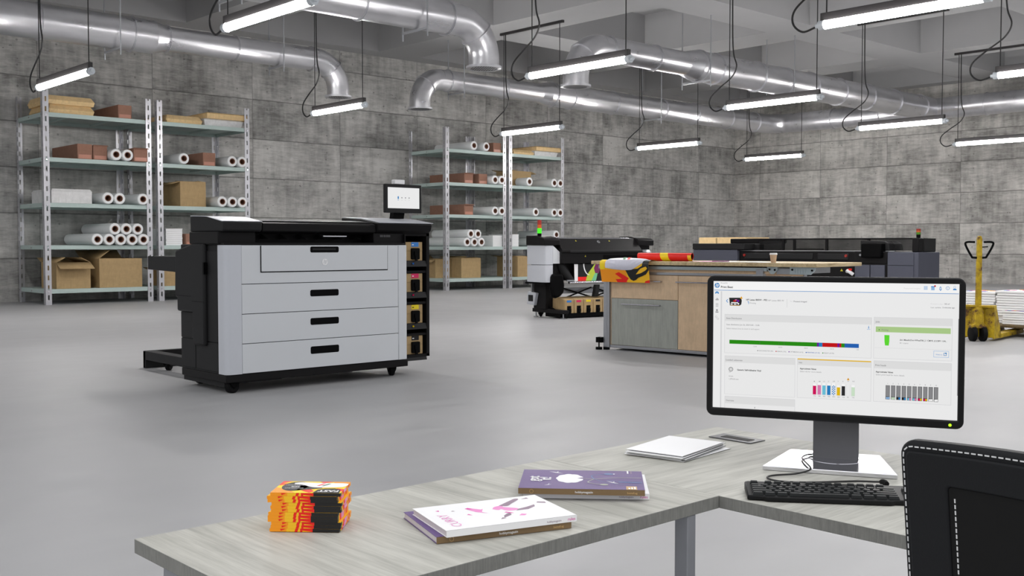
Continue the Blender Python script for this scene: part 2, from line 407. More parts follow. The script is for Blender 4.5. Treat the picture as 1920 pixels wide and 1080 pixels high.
# ================================================================== hanging tube lamps
LZ = 3.96
def make_lamp(label, x, y_far, y_near):
    """runs along y; origin at the middle of the tube's underside"""
    yc = (y_far + y_near) / 2; h = (y_far - y_near) / 2
    t = thing('pendant_tube_lamp', label, 'lamp', (x, yc, LZ), 0, 'hanging tube lamps')
    MB().box(-.035, .035, -h + .03, h - .03, .095, .20).build('housing', 'lamp_black', t, bevel=.006)
    MB().cyl((0, -h + .08, .055), (0, h - .06, .055), .055, n=20).build('light_tube', 'lamp_tube', t)
    for s in (-1, 1):
        y = s * h
        MB().cyl((0, y - s * .08, .055), (0, y, .055), .06, n=20).cyl((0, y, .055), (0, y + s * .05, .055), .028, n=12).build('end_cap', 'clear_cap', t)
    top = BEAM - LZ
    MB().box(-.03, .03, -h - .02, h + .02, top - .06, top).build('ceiling_rail', 'lamp_black', t)
    for s in (-1, 1):
        MB().cyl((0, s * (h - .1), .2), (0, s * (h - .1), top - .06), .009, n=6).build('suspension_cable', 'cord_black', t)
    p = [(0, h - .16, top - .06), (.0, h - .17, 1.5), (0, h - .2, 1.1), (0, h - .27, .86), (0, h - .16, .66), (0, h + .14, .47), (0, h + .36, .30), (0, h + .38, .13), (0, h + .24, .01), (0, h + .04, .045)]
    MB().tube(smooth_path(p, 6), .014, 8).build('power_cord', 'cord_black', t)
    return t
LAMPS = [
 (6.52, 19.47, 17.0, 'tube lamp hanging before the wall above the left shelving, farthest left'),
 (6.5, 12.52, 10.38, 'large tube lamp cut by the top edge below a duct, left of centre'),
 (12.05, 19.35, 17.4, 'small tube lamp hanging under the bend of the left wall duct'),
 (12.0, 12.69, 10.46, 'tube lamp hanging in front of the downward bend of the thick middle duct'),
 (17.72, 19.7, 17.55, 'tube lamp hanging right above the right shelving rack'),
 (17.7, 12.91, 10.73, 'tube lamp hanging under the middle of the thick crossing duct'),
 (11.96, 7.29, 5.14, 'largest tube lamp, at the top edge right of centre'),
 (23.25, 20.03, 17.76, 'small tube lamp before the back wall, first to the right of the shelving'),
 (23.15, 13.06, 10.9, 'tube lamp hanging where the thick duct meets the side wall duct'),
 (28.8, 20.24, 18.03, 'smallest tube lamp, beside the far corner of the hall'),
 (28.7, 13.28, 11.2, 'tube lamp before the side wall, cut by the right edge, lower of two'),
 (17.6, 7.5, 5.3, 'tube lamp cut by the right edge high up, under its ceiling rail'),
]
for x, a, b, lab in LAMPS: make_lamp(lab, x, a, b)

# ================================================================== shelving racks
def strip(mb, plane, c, a0, a1, z0, z1, t=0.006):
    """perforated flange: along x (plane 'x', at y=c) or along y (plane 'y', at x=c)"""
    w = a1 - a0; s0, s1 = a0 + w * 0.37, a1 - w * 0.37
    def bx(u0, u1, q0, q1):
        if plane == 'x': mb.box(u0, u1, c, c + t, q0, q1)
        else: mb.box(c, c + t, u0, u1, q0, q1)
    bx(a0, s0, z0, z1); bx(s1, a1, z0, z1); z = z0; k = 0
    while z < z1:
        nz = min(z + 0.105, z1); bx(s0, s1, z, nz); z = nz + 0.1; k += 1
H = 4.45
def make_rack(label, x0, x1, yf, yb, zs):
    t = thing('shelving_rack', label, 'shelving', (x0, yf, 0), 0, 'slotted angle shelving racks')
    w, d = x1 - x0, yb - yf; fw = .122
    for sx in (0, 1):
        for sy in (0, 1):
            mb = MB()
            xa, xb = (0, fw) if sx == 0 else (w - fw, w)
            strip(mb, 'x', 0 if sy == 0 else d - .006, xa, xb, 0, H)
            ya, yb_ = (.006, fw) if sy == 0 else (d - fw, d - .006)
            strip(mb, 'y', 0 if sx == 0 else w - .006, ya, yb_, 0, H)
            mb.build('post', 'rack_post', t)
    for z in zs:
        mb = MB().box(.012, w - .012, .012, d - .012, z - .012, z)
        mb.box(.012, w - .012, .012, .022, z - .088, z - .012).box(.012, w - .012, d - .022, d - .012, z - .088, z - .012)
        mb.box(.012, .022, .022, d - .022, z - .088, z - .012).box(w - .022, w - .012, .022, d - .022, z - .088, z - .012)
        for q in (.3, .7): mb.box(w * q - .04, w * q + .04, .022, d - .022, z - .05, z - .012)
        s = mb.build('shelf', 'rack_shelf', t)
        b = MB()
        for xx in (.06, w - .06):
            b.cyl((xx, -.016, z - .05), (xx, 0, z - .05), .016, n=8)
        for xx in (-.014, w + .002):
            for yy in (.06, d * .5, d - .06): b.cyl((xx, yy, z - .05), (xx + .014, yy, z - .05), .016, n=8)
        b.build('bolt_heads', 'chrome', s)
    return t
ZL = [.325, 1.24, 2.12, 3.06, 3.985]; ZR = [.32, 1.2, 2.08, 2.955, 3.865]
make_rack('far left shelving rack with white rolls piled on its second shelf', 7.653, 9.957, 22.6, 24.25, ZL)
make_rack('shelving rack partly behind the grey cabinet printer, right half of the left pair', 10.092, 12.347, 22.6, 24.25, ZL)
make_rack('shelving rack seen right of the printer touchscreen, left half of the right pair', 18.117, 20.334, 22.4, 24.05, ZR)
make_rack('shelving rack whose foot is hidden behind the roll printer with the beacon', 20.447, 22.679, 22.4, 24.05, ZR)

# ---- rolls
def make_roll(label, x, y, z, ln=1.62, r=.124):
    t = thing('paper_roll', label, 'paper roll', (x, y, z), 0, 'white media rolls on the shelving')
    MB().lathe([(.067, 0), (r - .012, 0), (r, .014), (r, ln - .014), (r - .012, ln), (.067, ln), (.067, 0)], 32, M=T(rx=-PI / 2)).build('wound_paper', 'roll_white', t)
    MB().lathe([(.052, -.004), (.068, -.004), (.068, ln + .004), (.052, ln + .004), (.052, -.004)], 24, M=T(rx=-PI / 2)).build('cardboard_core', 'core_brown', t)
    return t
ORD = ['first', 'second', 'third', 'fourth', 'fifth', 'sixth']
RK = ['far left rack', 'rack behind cabinet printer', 'rack right of touchscreen', 'rack behind beacon printer']
SH = ['bottom shelf', 'lower shelf', 'middle shelf', 'upper shelf', 'top shelf']
CNT = ['', 'one', 'two', 'three', 'four', 'five']
proto = None
def rolls(rack, sh, xs, zs, y=22.5, row='', ln=1.62):
    global proto
    base = zs[sh] + .124
    for i, x in enumerate(xs):
        n = len(xs)
        if n == 1: w = 'only white roll'
        else: w = 'white roll, %s of %s' % (ORD[i], CNT[n])
        lab = '%s%s, %s, %s' % (w, row, SH[sh], RK[rack])
        z = base + .0015 + (.226 if 'upper' in row else 0)
        if proto is None: proto = make_roll(lab, x, y, z)
        else: dup(proto, (x, y, z), 0, lab)
rolls(0, 3, (9.13, 9.38), ZL); rolls(0, 2, (8.94, 9.192, 9.708), ZL)
rolls(0, 1, (8.70, 8.955, 9.205, 9.456, 9.707), ZL, row=', lower row'); rolls(0, 1, (9.081, 9.331, 9.582), ZL, row=', upper row')
rolls(1, 3, (10.666, 11.85, 12.10), ZL); rolls(1, 2, (11.59, 11.845, 12.10), ZL)
rolls(2, 4, (19.05, 19.5), ZR, 22.3); rolls(2, 3, (19.83, 20.085), ZR, 22.3); rolls(2, 2, (19.83, 20.085), ZR, 22.3)
rolls(2, 1, (18.80, 19.06, 19.319), ZR, 22.3, ', lower row'); rolls(2, 1, (18.93, 19.19), ZR, 22.3, ', upper row')
rolls(3, 3, (22.18, 22.432), ZR, 22.3); rolls(3, 2, (21.422, 22.18, 22.432), ZR, 22.3); rolls(3, 1, (22.27,), ZR, 22.3, ', upper row')
rolls(3, 1, (22.13, 22.38), ZR, 22.3, ', lower row')

sr = dup(proto, (21.163, 22.3, ZR[3] + .1255), 0, 'short white roll in front of an open carton, upper shelf, rack behind beacon printer'); sr.scale = (1, .3, 1)

# ---- boxes
def closed_box(label, x, y, z, w, d, h, flap=False, rz=0, mt='carton_brown', cat='box'):
    t = thing('cardboard_box', label, cat, (x, y, z), rz, 'boxes on the shelving')
    MB().box(0, w, 0, d, 0, h).build('body', mt, t, bevel=.008)
    if flap:
        MB().add([(0, -.002, h), (w, -.002, h), (w + .01, -.05, h - .02), (-.01, -.05, h - .02), (0, -.002, h + .008), (w, -.002, h + .008), (w + .01, -.052, h - .012), (-.01, -.052, h - .012)],
                 [(0, 1, 2, 3), (7, 6, 5, 4), (0, 4, 5, 1), (2, 6, 7, 3), (0, 3, 7, 4), (1, 5, 6, 2)]).build('flap', mt, t)
    MB().box(w * .08, w * .92, -.0025, .001, h * .04, h * .3).build('tape', 'tape' if mt == 'carton_brown' else mt, t)
    return t
def tray(label, x, y, z, w, d, h, mt='carton_tan', flare=.05, lidded=False):
    """shallow tapered carton with overhanging turned rim"""
    t = thing('carton_tray', label, 'box', (x, y, z), 0, 'boxes on the shelving')
    a, b = flare, flare
    MB().add([(a, a, 0), (w - a, a, 0), (w - a, d - a, 0), (a, d - a, 0), (0, 0, h * .86), (w, 0, h * .86), (w, d, h * .86), (0, d, h * .86)],
             [(3, 2, 1, 0), (4, 5, 6, 7), (0, 1, 5, 4), (1, 2, 6, 5), (2, 3, 7, 6), (3, 0, 4, 7)]).build('body', mt, t, bevel=.006)
    MB().add([(-.012, -.012, h * .8), (w + .012, -.012, h * .8), (w + .012, d + .012, h * .8), (-.012, d + .012, h * .8), (.03, .03, h), (w - .03, .03, h), (w - .03, d - .03, h), (.03, d - .03, h)],
             [(3, 2, 1, 0), (4, 5, 6, 7), (0, 1, 5, 4), (1, 2, 6, 5), (2, 3, 7, 6), (3, 0, 4, 7)]).build('lid', mt, t, bevel=.006)
    return t
def slope_box(label, x, y, z, w, d, h, mt='carton_tan', lean=.09):
    """flat mailer whose front leans in towards the top"""
    t = thing('flat_carton', label, 'box', (x, y, z), 0, 'boxes on the shelving')
    MB().add([(0, lean * .2, 0), (w, lean * .2, 0), (w, d, 0), (0, d, 0), (-.02, 0, h * .45), (w + .02, 0, h * .45), (w + .02, d, h * .45), (-.02, d, h * .45), (.03, lean, h), (w - .03, lean, h), (w - .03, d, h), (.03, d, h)],
             [(3, 2, 1, 0), (8, 9, 10, 11), (0, 1, 5, 4), (1, 2, 6, 5), (2, 3, 7, 6), (3, 0, 4, 7), (4, 5, 9, 8), (5, 6, 10, 9), (6, 7, 11, 10), (7, 4, 8, 11)]).build('body', mt, t, bevel=.006)
    MB().box(-.024, .0, .02, d, h * .30, h * .44).build('side_flap', mt, t)
    return t
def open_carton(label, x, y, z, w, d, h, flaps, mt='carton_kraft', rz=0, fl=.3):
    """flaps: dict side -> opening angle in degrees (0 = upright, 90 = level outward, 130 = hanging)"""
    t = thing('open_carton', label, 'box', (x, y, z), rz, 'boxes on the shelving')
    k = .012
    MB().box(0, w, 0, d, 0, k).box(0, w, 0, k, k, h).box(0, w, d - k, d, k, h).box(0, k, k, d - k, k, h).box(w - k, w, k, d - k, k, h).build('body', mt, t)
    for side, ang in flaps.items():
        L = (d if side in 'fb' else w) * fl; a = rad(ang); u, v = math.sin(a) * L, math.cos(a) * L
        if side == 'f': pts = [(0, 0, h), (w, 0, h), (w + .0, -u, h + v), (0, -u, h + v)]
        if side == 'b': pts = [(0, d, h), (w, d, h), (w, d + u, h + v), (0, d + u, h + v)]
        if side == 'l': pts = [(0, 0, h), (0, d, h), (-u, d, h + v), (-u, 0, h + v)]
        if side == 'r': pts = [(w, 0, h), (w, d, h), (w + u, d, h + v), (w + u, 0, h + v)]
        MB().poly(pts).build('flap', mt, t, thick=.01)
    return t
B0, B1, B2, B3, B4 = [q + .0015 for q in ZL]; yl = 22.66
slope_box('lower of two stacked flat tan cartons on the top shelf, far left rack', 7.82, yl, B4, .90, 1.2, .19)
slope_box('upper of two stacked flat tan cartons on the top shelf, far left rack', 7.80, yl + .02, B4 + .19, .94, 1.2, .19)
closed_box('brown box at the right on the top shelf of the far left rack', 9.25, yl, B4, .30, 1.5, .29)
closed_box('long brown box at the left on the upper shelf, far left rack', 8.37, yl, B3, .31, 1.5, .32)
closed_box('brown box standing against the long one, left of the rolls, far left rack', 8.70, yl, B3, .30, 1.2, .31, True)
closed_box('brown box with a lifted flap right of two rolls, behind the rack post', 9.515, 22.5, B3, .31, 1.3, .29, True)
tray('white tapered carton beside three rolls on the middle shelf, far left rack', 7.82, yl, B2, .84, 1.2, .30, 'carton_white', -.0)
open_carton('open carton with front flap hanging down, bottom shelf of far left rack', 7.90, 22.68, B0, .71, .9, .55, {'f': 118, 'b': 70, 'l': -60, 'r': -62})
open_carton('largest kraft carton, bottom shelf right, far left rack', 8.80, 22.68, B0, .94, 1.1, .63, {'b': 60, 'l': -52})
slope_box('flat tan carton on the top shelf behind the double post, left rack pair', 10.36, yl, B4, .82, 1.3, .18)
tray('white tray carrying a tan carton on the top shelf, left rack pair', 11.24, yl, B4, .98, 1.2, .165, 'carton_white', .03)
tray('tan carton lying on a white tray, top shelf of the left rack pair', 11.30, yl - .03, B4 + .165, 1.02, 1.25, .14, 'carton_tan', .0)
closed_box('brown box between three rolls behind the grey cabinet printer', 11.20, yl, B3, .31, 1.4, .30)
open_carton('open kraft carton with flap out to the left, middle shelf', 10.66, 22.7, B2, .62, .9, .56, {'l': 108, 'b': 84, 'r': -84, 'f': -86})
open_carton('kraft carton low down behind the printer arm', 10.22, 22.7, B0, .34, .8, .36, {'b': 80, 'l': -70})
closed_box('dark brown box next to the white paper block behind the printer', 10.78, 22.7, B1, .3, 1.2, .26)
def paper_block(label, x, y, z, w, d, h):
    t = thing('paper_ream', label, 'paper stack', (x, y, z), 0, 'paper blocks on the shelving')
    mb = MB(); n = 8
    for i in range(n): mb.box(0 if i % 2 else .006, w - (.004 if i % 3 else 0), 0 if i % 2 else .004, d, h * i / n, h * (i + .94) / n)
    mb.build('sheets', 'paper_white', t)
    MB().box(-.004, w + .004, -.004, d, h, h + .012).build('cover_sheet', 'white', t)
paper_block('white paper block on the lower shelf left of the grey printer', 10.30, 22.68, B1, .39, 1.0, .36)
C0, C1, C2, C3, C4 = [q + .0015 for q in ZR]; yr = 22.46
closed_box('brown box at the end of the top shelf under a tube lamp', 19.90, yr, C4, .30, 1.5, .27)
closed_box('long brown box with lifted flap on the upper shelf, right rack', 18.83, yr, C3, .32, 1.55, .28, True)
closed_box('shorter brown box left of two rolls on the upper shelf, right rack', 19.36, yr, C3, .31, 1.3, .28)
closed_box('long brown box left of two rolls on the middle shelf, right rack', 18.83, yr, C2, .32, 1.55, .29, True)
open_carton('kraft carton beside the printer ink tower, bottom shelf', 18.35, 23.15, C0, .54, .75, .52, {'l': 122, 'b': 60, 'r': -84, 'f': -85}, rz=0)
open_carton('large kraft carton between the posts, bottom shelf, rack right of touchscreen', 18.93, 22.72, C0, .72, .75, .55, {'b': 80, 'l': -75, 'r': -85, 'f': -84}, rz=rad(0))
paper_block('grey topped paper block on the lower shelf behind a rack post', 19.88, yr, C1, .36, 1.0, .30)
slope_box('flat tan carton on the top shelf left of the white tray, right rack', 20.70, yr, C4, .78, 1.3, .14)
tray('white tray carrying a tan carton, rightmost on the top shelf', 21.53, yr, C4, .95, 1.2, .15, 'carton_white', .03)
tray('tan carton lying on a white tray, rightmost on the top shelf', 21.56, yr - .03, C4 + .15, 1.05, 1.25, .13, 'carton_tan', .0)
open_carton('open kraft carton with flap to the right behind a roll, right rack', 20.98, 22.85, C3, .76, .7, .46, {'r': 105, 'b': 75, 'l': -80, 'f': -85})
paper_block('ruled white paper block left of the beacon printer, right rack', 20.6, yr, C1, .28, 1.0, .34)
open_carton('kraft carton on the bottom shelf just left of the beacon printer', 20.84, yr, C0, .5, .9, .58, {'b': 85, 'l': -80, 'f': -84})
# ================================================================== helpers for machines
def mark_disc(mb, M, r, disc, ink):
    """round emblem with two slanted letters reaching the rim"""
    mb.add([(x, y, 0) for x, y in circ(0, 0, r, 32)], [tuple(range(32))], disc, M)
    M2 = M @ T(0, 0, .0006 if r > .02 else .0002)
    def bar(x0, y0, y1, w=.17):
        k = .36
        mb.add([(r * (x0 + k * y0), r * y0, 0), (r * (x0 + w + k * y0), r * y0, 0), (r * (x0 + w + k * y1), r * y1, 0), (r * (x0 + k * y1), r * y1, 0)], [(0, 1, 2, 3)], ink, M2)
    def cross(x0, x1, y0, w=.13):
        k = .36
        mb.add([(r * (x0 + k * y0), r * y0, 0), (r * (x1 + k * y0), r * y0, 0), (r * (x1 + k * (y0 + w)), r * (y0 + w), 0), (r * (x0 + k * (y0 + w)), r * (y0 + w), 0)], [(0, 1, 2, 3)], ink, M2)
    bar(-.50, -.46, .92); bar(-.12, -.46, .42); cross(-.40, .0, .30)
    bar(.14, -.92, .42); bar(.50, -.46, .42); cross(.2, .6, .30); cross(.2, .62, -.46)
def caster(parent, x, y, r=.055, rz=0.0, w=.05, top=.15):
    mb = MB().box(-.045, .045, -.045, .045, top - .012, top)
    mb.prism([(-.05, top - .015), (.045, top - .015), (.05, r + .02), (.0, r - .02), (-.03, r)], -w / 2 - .012, -w / 2 - .004, 1)
    mb.prism([(-.05, top - .015), (.045, top - .015), (.05, r + .02), (.0, r - .02), (-.03, r)], w / 2 + .004, w / 2 + .012, 1)
    o = mb.build('caster', 'jet', parent, loc=(x, y, 0)); o.rotation_euler = (0, 0, rz)
    MB().lathe([(.0, -w / 2), (r * .8, -w / 2), (r, -w / 2 + .008), (r, w / 2 - .008), (r * .8, w / 2), (0, w / 2)], 24, M=T(0, 0, r, rx=PI / 2)).build('wheel', 'rubber', o)
    return o

# ================================================================== grey cabinet printer with paper drawers
t = thing('wide_format_printer', 'grey four-drawer cabinet printer with black top and touchscreen', 'printer', (4.168, 8.05, 0))
pr = t
Z0, Z1, W = .163, 1.247, 1.866
MB().box(.012, W - .01, .035, .86, .13, 1.255).build('cabinet', 'charcoal', t, bevel=.01)
mb = MB()                                   # seams and service panels of the left flank
mb.box(.004, .013, .05, .565, .425, 1.20).box(.004, .013, .05, .565, .175, .418).box(.004, .013, .575, .85, .175, .425).box(.004, .013, .575, .85, .433, .66)
mb.build('side_panels', 'charcoal', t, bevel=.004)
mb = MB().prism([(.34, .385), (.34, 1.262), (.56, 1.262), (.89, 1.20), (.905, .80), (.86, .78), (.86, .665), (.57, .665), (.57, .40), (.56, .385)], -.03, .014, 0)
c = mb.build('side_cover', 'charcoal', t, bevel=.018)
MB().box(-.034, .0, .325, .345, 1.0, 1.10).box(-.0305, -.028, .58, .9, .802, .806).box(-.0305, -.028, .345, .56, .760, .764).build('grip_recess', 'jet', c)
# silver front
prof = [(0, .14), (0, .05)] + [(.05 - .05 * math.cos(a), .05 - .05 * math.sin(a)) for a in [PI / 2 * i / 8 for i in range(1, 9)]] + [(.143, 0), (.143, .05)]
MB().prism([(x, y) for x, y in prof], Z0, Z1, 2).build('corner_post', 'silver_light', t)
MB().box(1.770, W, 0, .06, Z0, Z1).build('corner_post', 'silver', t, bevel=.006)
MB().box(.0, W + .02, .01, .84, .095, .16).build('skirt', 'black', t, bevel=.006)
MB().box(.03, .16, .10, .86, .05, .10).box(.12, .55, .06, .3, .08, .098).build('undercarriage', 'charcoal', t)
MB().box(.143, 1.770, .018, .06, Z0, Z1 + .002).build('drawer_gap', 'jet', t)
def front(name, x0, x1, z0, z1, hz0, hz1, hx0=.808, hx1=1.103, y=0.0):
    """drawer front with a recessed grip"""
    o = MB().box(x0, x1, y, y + .03, z0, z1).build(name, 'silver', t, bevel=.003)
    MB().add([(x, y - .0012, z) for x, z in rrect(hx0, hx1, hz0, hz1, .014)], [tuple(range(24))[::-1]]).build('grip', 'jet', o)
    return o
front('drawer', .146, 1.766, .669, .916, .795, .853); front('drawer', .146, 1.766, .418, .664, .543, .603); front('drawer', .146, 1.766, Z0 + .002, .413, .286, .352)
MB().box(.146, 1.766, .002, .03, .921, Z1 - .001).build('roll_cover', 'silver', t, bevel=.003)
MB().box(.322, 1.645, -.0010, .0018, 1.014, 1.243).build('door_gap', 'jet', t)
d = front('access_door', .330, 1.640, 1.022, 1.243, 1.182, 1.235, y=-.006)
MB().box(.83, 1.07, -.0095, -.0075, 1.203, 1.220).build('grip_lip', 'charcoal', d)
mb = MB(); mark_disc(mb, T(.957, -.0085, 1.098, rx=PI / 2), .029, 0, 1); mb.build('emblem', ['white', 'silver'], d)
# body between front and lid
mb = MB().box(-.02, .33, .09, .62, 1.256, 1.362).box(1.53, 1.88, .06, .62, 1.256, 1.362).box(.33, 1.53, .25, .62, 1.256, 1.40)
mb.build('upper_body', 'black', t, bevel=.008)
MB().box(.0, W, .02, .3, 1.2475, 1.268).build('output_shelf', 'black', t, bevel=.004)
mb = MB()
for i in range(6): mb.prism([(.10, 1.30), (.25, 1.345), (.25, 1.30)], .46 + i * .19, .468 + i * .19, 0)
mb.build('paper_guides', 'charcoal', t)
MB().tube(smooth_path([(.93, .10, 1.352), (.955, .02, 1.329), (.97, .015, 1.327), (1.18, .015, 1.327), (1.195, .02, 1.329), (1.22, .10, 1.352)], 3), .006, 8).build('wire_handle', 'chrome', t)
mb = MB()
for x0, x1 in ((1.60, 1.637), (1.642, 1.664), (1.668, 1.718)): mb.box(x0, x1, .0575, .0605, 1.322, 1.342)
mb.build('badge', 'badge_grey', t)
lidp = [(.035, 1.372), (.03, 1.44), (.058, 1.447), (.33, 1.488), (.64, 1.498), (.64, 1.362), (.06, 1.359)]
l = MB().prism(lidp, 0.0, .36, 0).build('scanner_arm', 'charcoal', t, bevel=.01)
MB().prism([(.045, 1.4435), (.33, 1.4885), (.63, 1.4985), (.63, 1.504), (.33, 1.494), (.04, 1.4505)], -.004, .37, 0).build('top_plate', 'silver_light', l, bevel=.002)
r_ = MB().prism([(.02, 1.385), (.0, 1.447), (.03, 1.454), (.30, 1.492), (.62, 1.511), (.62, 1.362), (.05, 1.362)], 1.545, 2.178, 0).build('scanner_arm', 'black', t, bevel=.01)
MB().prism([(.0, 1.4515), (.30, 1.494), (.62, 1.512), (.62, 1.518), (.30, 1.50), (-.004, 1.458)], 1.555, 2.185, 0).build('top_plate', 'silver_light', r_, bevel=.002)
MB().prism([(.10, 1.345), (.045, 1.365), (.04, 1.432), (.10, 1.452), (.40, 1.478), (.62, 1.485), (.62, 1.36)], .37, 1.545, 0).build('scanner_lid', 'black', t, bevel=.008)
MB().prism([(.09, 1.4525), (.30, 1.472), (.30, 1.476), (.09, 1.4565)], .40, 1.53, 0).build('lid_glass', 'dark_panel', t)
# ink tower
mb = MB().box(W, W + .01, .03, .62, .17, 1.35).box(2.165, 2.20, .08, .62, .17, 1.365).box(W, 2.2, .60, .62, .17, 1.36).box(W, 2.2, .08, .62, 1.335, 1.362).box(W, 2.2, .08, .62, .165, .19)
for z in (.99, .69, .385): mb.box(W, 2.17, .09, .6, z - .012, z + .01)
mb.build('ink_tower', 'black', t)
for z in (1.10, .797, .495, .192): MB().prism([(.075, z - .06), (.09, z - .005), (.6, z - .005), (.6, z - .06)], W + .005, 2.165, 0).build('ink_tray', 'dark_panel', t)
# touchscreen
mb = MB().box(-.222, .222, .0, .035, 0, .28)
s = mb.build('touchscreen', 'dark_panel', t, bevel=.006, loc=(2.084, .335, 1.562))
mb = MB().add([(x, -.001, z) for x, z in ((-.192, .045), (.192, .045), (.192, .248), (-.192, .248))], [(0, 1, 2, 3)], 0)
for i, c in enumerate((1, 2, 2, 2)):
    x = -.067 + i * .044
    mb.add([(px, -.0016, pz) for px, pz in ([(x - .006, .136), (x + .006, .136), (x + .008, .150), (x + .005, .163), (x - .005, .163), (x - .008, .150)] if i == 0 else circ(x, .149, .008, 10, .006))], [tuple(range(6 if i == 0 else 10))], c)
    mb.box(x - .008, x + .008, -.0016, -.0012, .124, .128, 3 if i else 1)
mb.build('display', ['ui_bg', 'ui_azure', 'ui_soft', 'ui_line'], s)
MB().prism([(-.10, -.055), (.03, -.055), (.045, .03), (-.09, .03)], .04, .10, 1).build('screen_stand', 'jet', s)
MB().box(-.105, .015, .0, .06, .281, .325).build('card_reader', 'white', s, bevel=.006)
# rear arm, stand and wheels
MB().prism([(.86, 1.0), (.86, 1.145), (1.52, 1.145), (1.53, 1.14), (1.53, 1.02), (1.0, 1.008)], .0, 1.5, 0).build('rear_output_tray', 'charcoal', t, bevel=.006)
MB().box(.30, .42, .82, 2.35, .085, .175).box(.30, .42, 2.31, 2.36, .0, .175).box(.30, .75, 2.30, 2.36, .0, .175).build('stacker_foot', 'charcoal', t, bevel=.006)
MB().box(.28, 1.7, .86, .90, .08, .75).build('rear_panel', 'charcoal', t)
caster(t, .09, .085, .06, .25, .06, .10); caster(t, .18, .84, .06, .3, .05, .10); caster(t, 1.80, .16, .055, 1.2, .05, .10); caster(t, .40, 1.98, .05, .6, .045, .09); caster(t, 1.72, .80, .055, 0, .05, .10)
# boxes of ink standing in the tower
def ink_box(label, z, c):
    b = thing('ink_box', label, 'ink box', (4.168 + W + .03, 8.05 + .10, z), 0, 'ink boxes in the printer tower')
    MB().box(0, .235, 0, .42, 0, .180).build('carton', 'carton_kraft', b, bevel=.004)
    o = MB().box(.10, .187, -.002, .001, .135, .178).build('colour_label', c, b)
    mb = MB(); mb.box(.108, .128, -.0032, -.002, .150, .158); mb.build('printed_mark', 'white' if c != 'yellow' else 'black', o)
    MB().prism(rrect(.094, .187, .012, .122, .012), -.022, .0, 1).box(.13, .155, -.03, -.02, .0, .05).box(.12, .16, -.032, -.022, .05, .09).build('connector', 'jet', b)
    MB().box(.0, .235, -.001, .0, .094, .0955).build('fold_line', 'carton_inside', b)
ink_box('ink box with a blue label, topmost in the printer tower', 1.0965, 'cyan'); ink_box('ink box with a magenta label in the printer tower', .794, 'magenta')
ink_box('ink box with a yellow label in the printer tower', .492, 'yellow'); ink_box('ink box with a black label, lowest in the printer tower', .1915, 'dark_panel')
mb = MB()
for z, c in ((1.07, 0), (.767, 1), (.465, 2)): mb.lathe([(0, -.004), (.009, -.004), (.009, .004)], 12, c, M=T(W + .135, .0765, z, rx=PI / 2))
mb.build('status_lamps', ['cyan', 'magenta', 'yellow'], pr)

# ================================================================== roll printer with beacon
t = thing('roll_printer', 'black roll-fed printer with silver end cap and signal beacon, behind the work table', 'printer', (12.635, 12.439, 0), rad(-9.5))
LP = t
R1 = 2.12
# stand
mb = MB().box(-.075, .075, .47, .84, .14, .66).build('leg', 'black', t, bevel=.01)
MB().box(R1 - .27, R1 - .12, .47, .84, .14, .66).build('leg', 'black', t, bevel=.01)
for x in (0, R1 - .195):
    MB().box(x - .06, x + .06, -.02, .90, .085, .15).build('foot_rail', 'black', t, bevel=.006)
    for y in (.03, .84):
        f = MB().cyl((x - .02, y, 0), (x - .02, y, .015), .045, n=16).cyl((x - .02, y, .015), (x - .02, y, .09), .012, n=10).build('levelling_foot', 'steel', t)
        caster(t, x + .045, y + (.05 if y < .5 else -.05), .042, .4, .035, .088)
MB().box(.075, R1 - .27, .60, .68, .40, .50).build('cross_beam', 'aluminium', t, bevel=.006)
MB().box(.075, R1 - .27, .56, .66, .24, .34).build('cross_beam', 'aluminium', t, bevel=.006)
for a, b in (((.1, .56), (.95, .33)), ((.1, .24), (.95, .50)), ((1.0, .33), (1.85, .56)), ((1.0, .50), (1.85, .24))):
    MB().tube([(a[0], .535, a[1]), (b[0], .535, b[1])], .014, 8).build('diagonal_brace', 'black', t)
# main body
MB().box(-.18, R1, .34, .76, .64, 1.25).build('body_core', 'black', t)
sil = MB().prism([(-.25, .78), (-.25, .36), (-.22, .27), (-.16, .25), (-.08, .25), (-.08, .33), (-.2, .78)], .612, .905, 2).build('end_cover_lower', 'silver_light', t, bevel=.004)
MB().prism([(-.25, .78), (-.25, .36), (-.22, .27), (-.16, .25), (-.08, .25), (-.08, .33), (-.2, .78)], .912, 1.238, 2).build('end_cover_upper', 'silver_light', t, bevel=.004)
MB().prism([(-.08, .93), (.075, .93), (.065, 1.125), (-.075, 1.236)], .252, .30, 1).build('end_cover_wing', 'silver', t, bevel=.003)
MB().box(-.262, .0, .26, .82, .585, .612).build('end_base', 'jet', t)
MB().prism([(.24, 1.24), (.235, 1.335), (.30, 1.368), (.50, 1.408), (.80, 1.408), (.80, 1.24)], -.262, .06, 0).build('end_cap', 'black', t, bevel=.012)
MB().prism([(.24, 1.235), (.235, 1.33), (.30, 1.365), (.50, 1.40), (.80, 1.40), (.80, 1.235)], 1.78, R1 + .02, 0).build('end_cap', 'black', t, bevel=.012)
MB().prism([(.30, .95), (.30, 1.12), (.40, 1.225), (.78, 1.225), (.78, .95)], 1.95, R1, 0).build('right_trim', 'silver_light', t, bevel=.004)
h = MB().prism([(.16, 1.12), (.16, 1.15), (.36, 1.362), (.48, 1.375), (.78, 1.385), (.78, 1.1), (.3, 1.1)], .06, 1.80, 0).build('front_hood', 'black', t, bevel=.006)
MB().prism([(.156, 1.118), (.156, 1.150), (.163, 1.157), (.163, 1.118)], .22, 1.78, 0).build('hood_lip', 'dark_panel', h)
MB().prism([(.352, 1.356), (.49, 1.378), (.49, 1.381), (.352, 1.359)], .10, 1.72, 0).build('hood_edge', 'brushed', h)
sl = math.atan2(.212, .2)
def on_hood(x, q): return T(x, .16 + .2 * q - .0016, 1.15 + .212 * q, rx=sl)
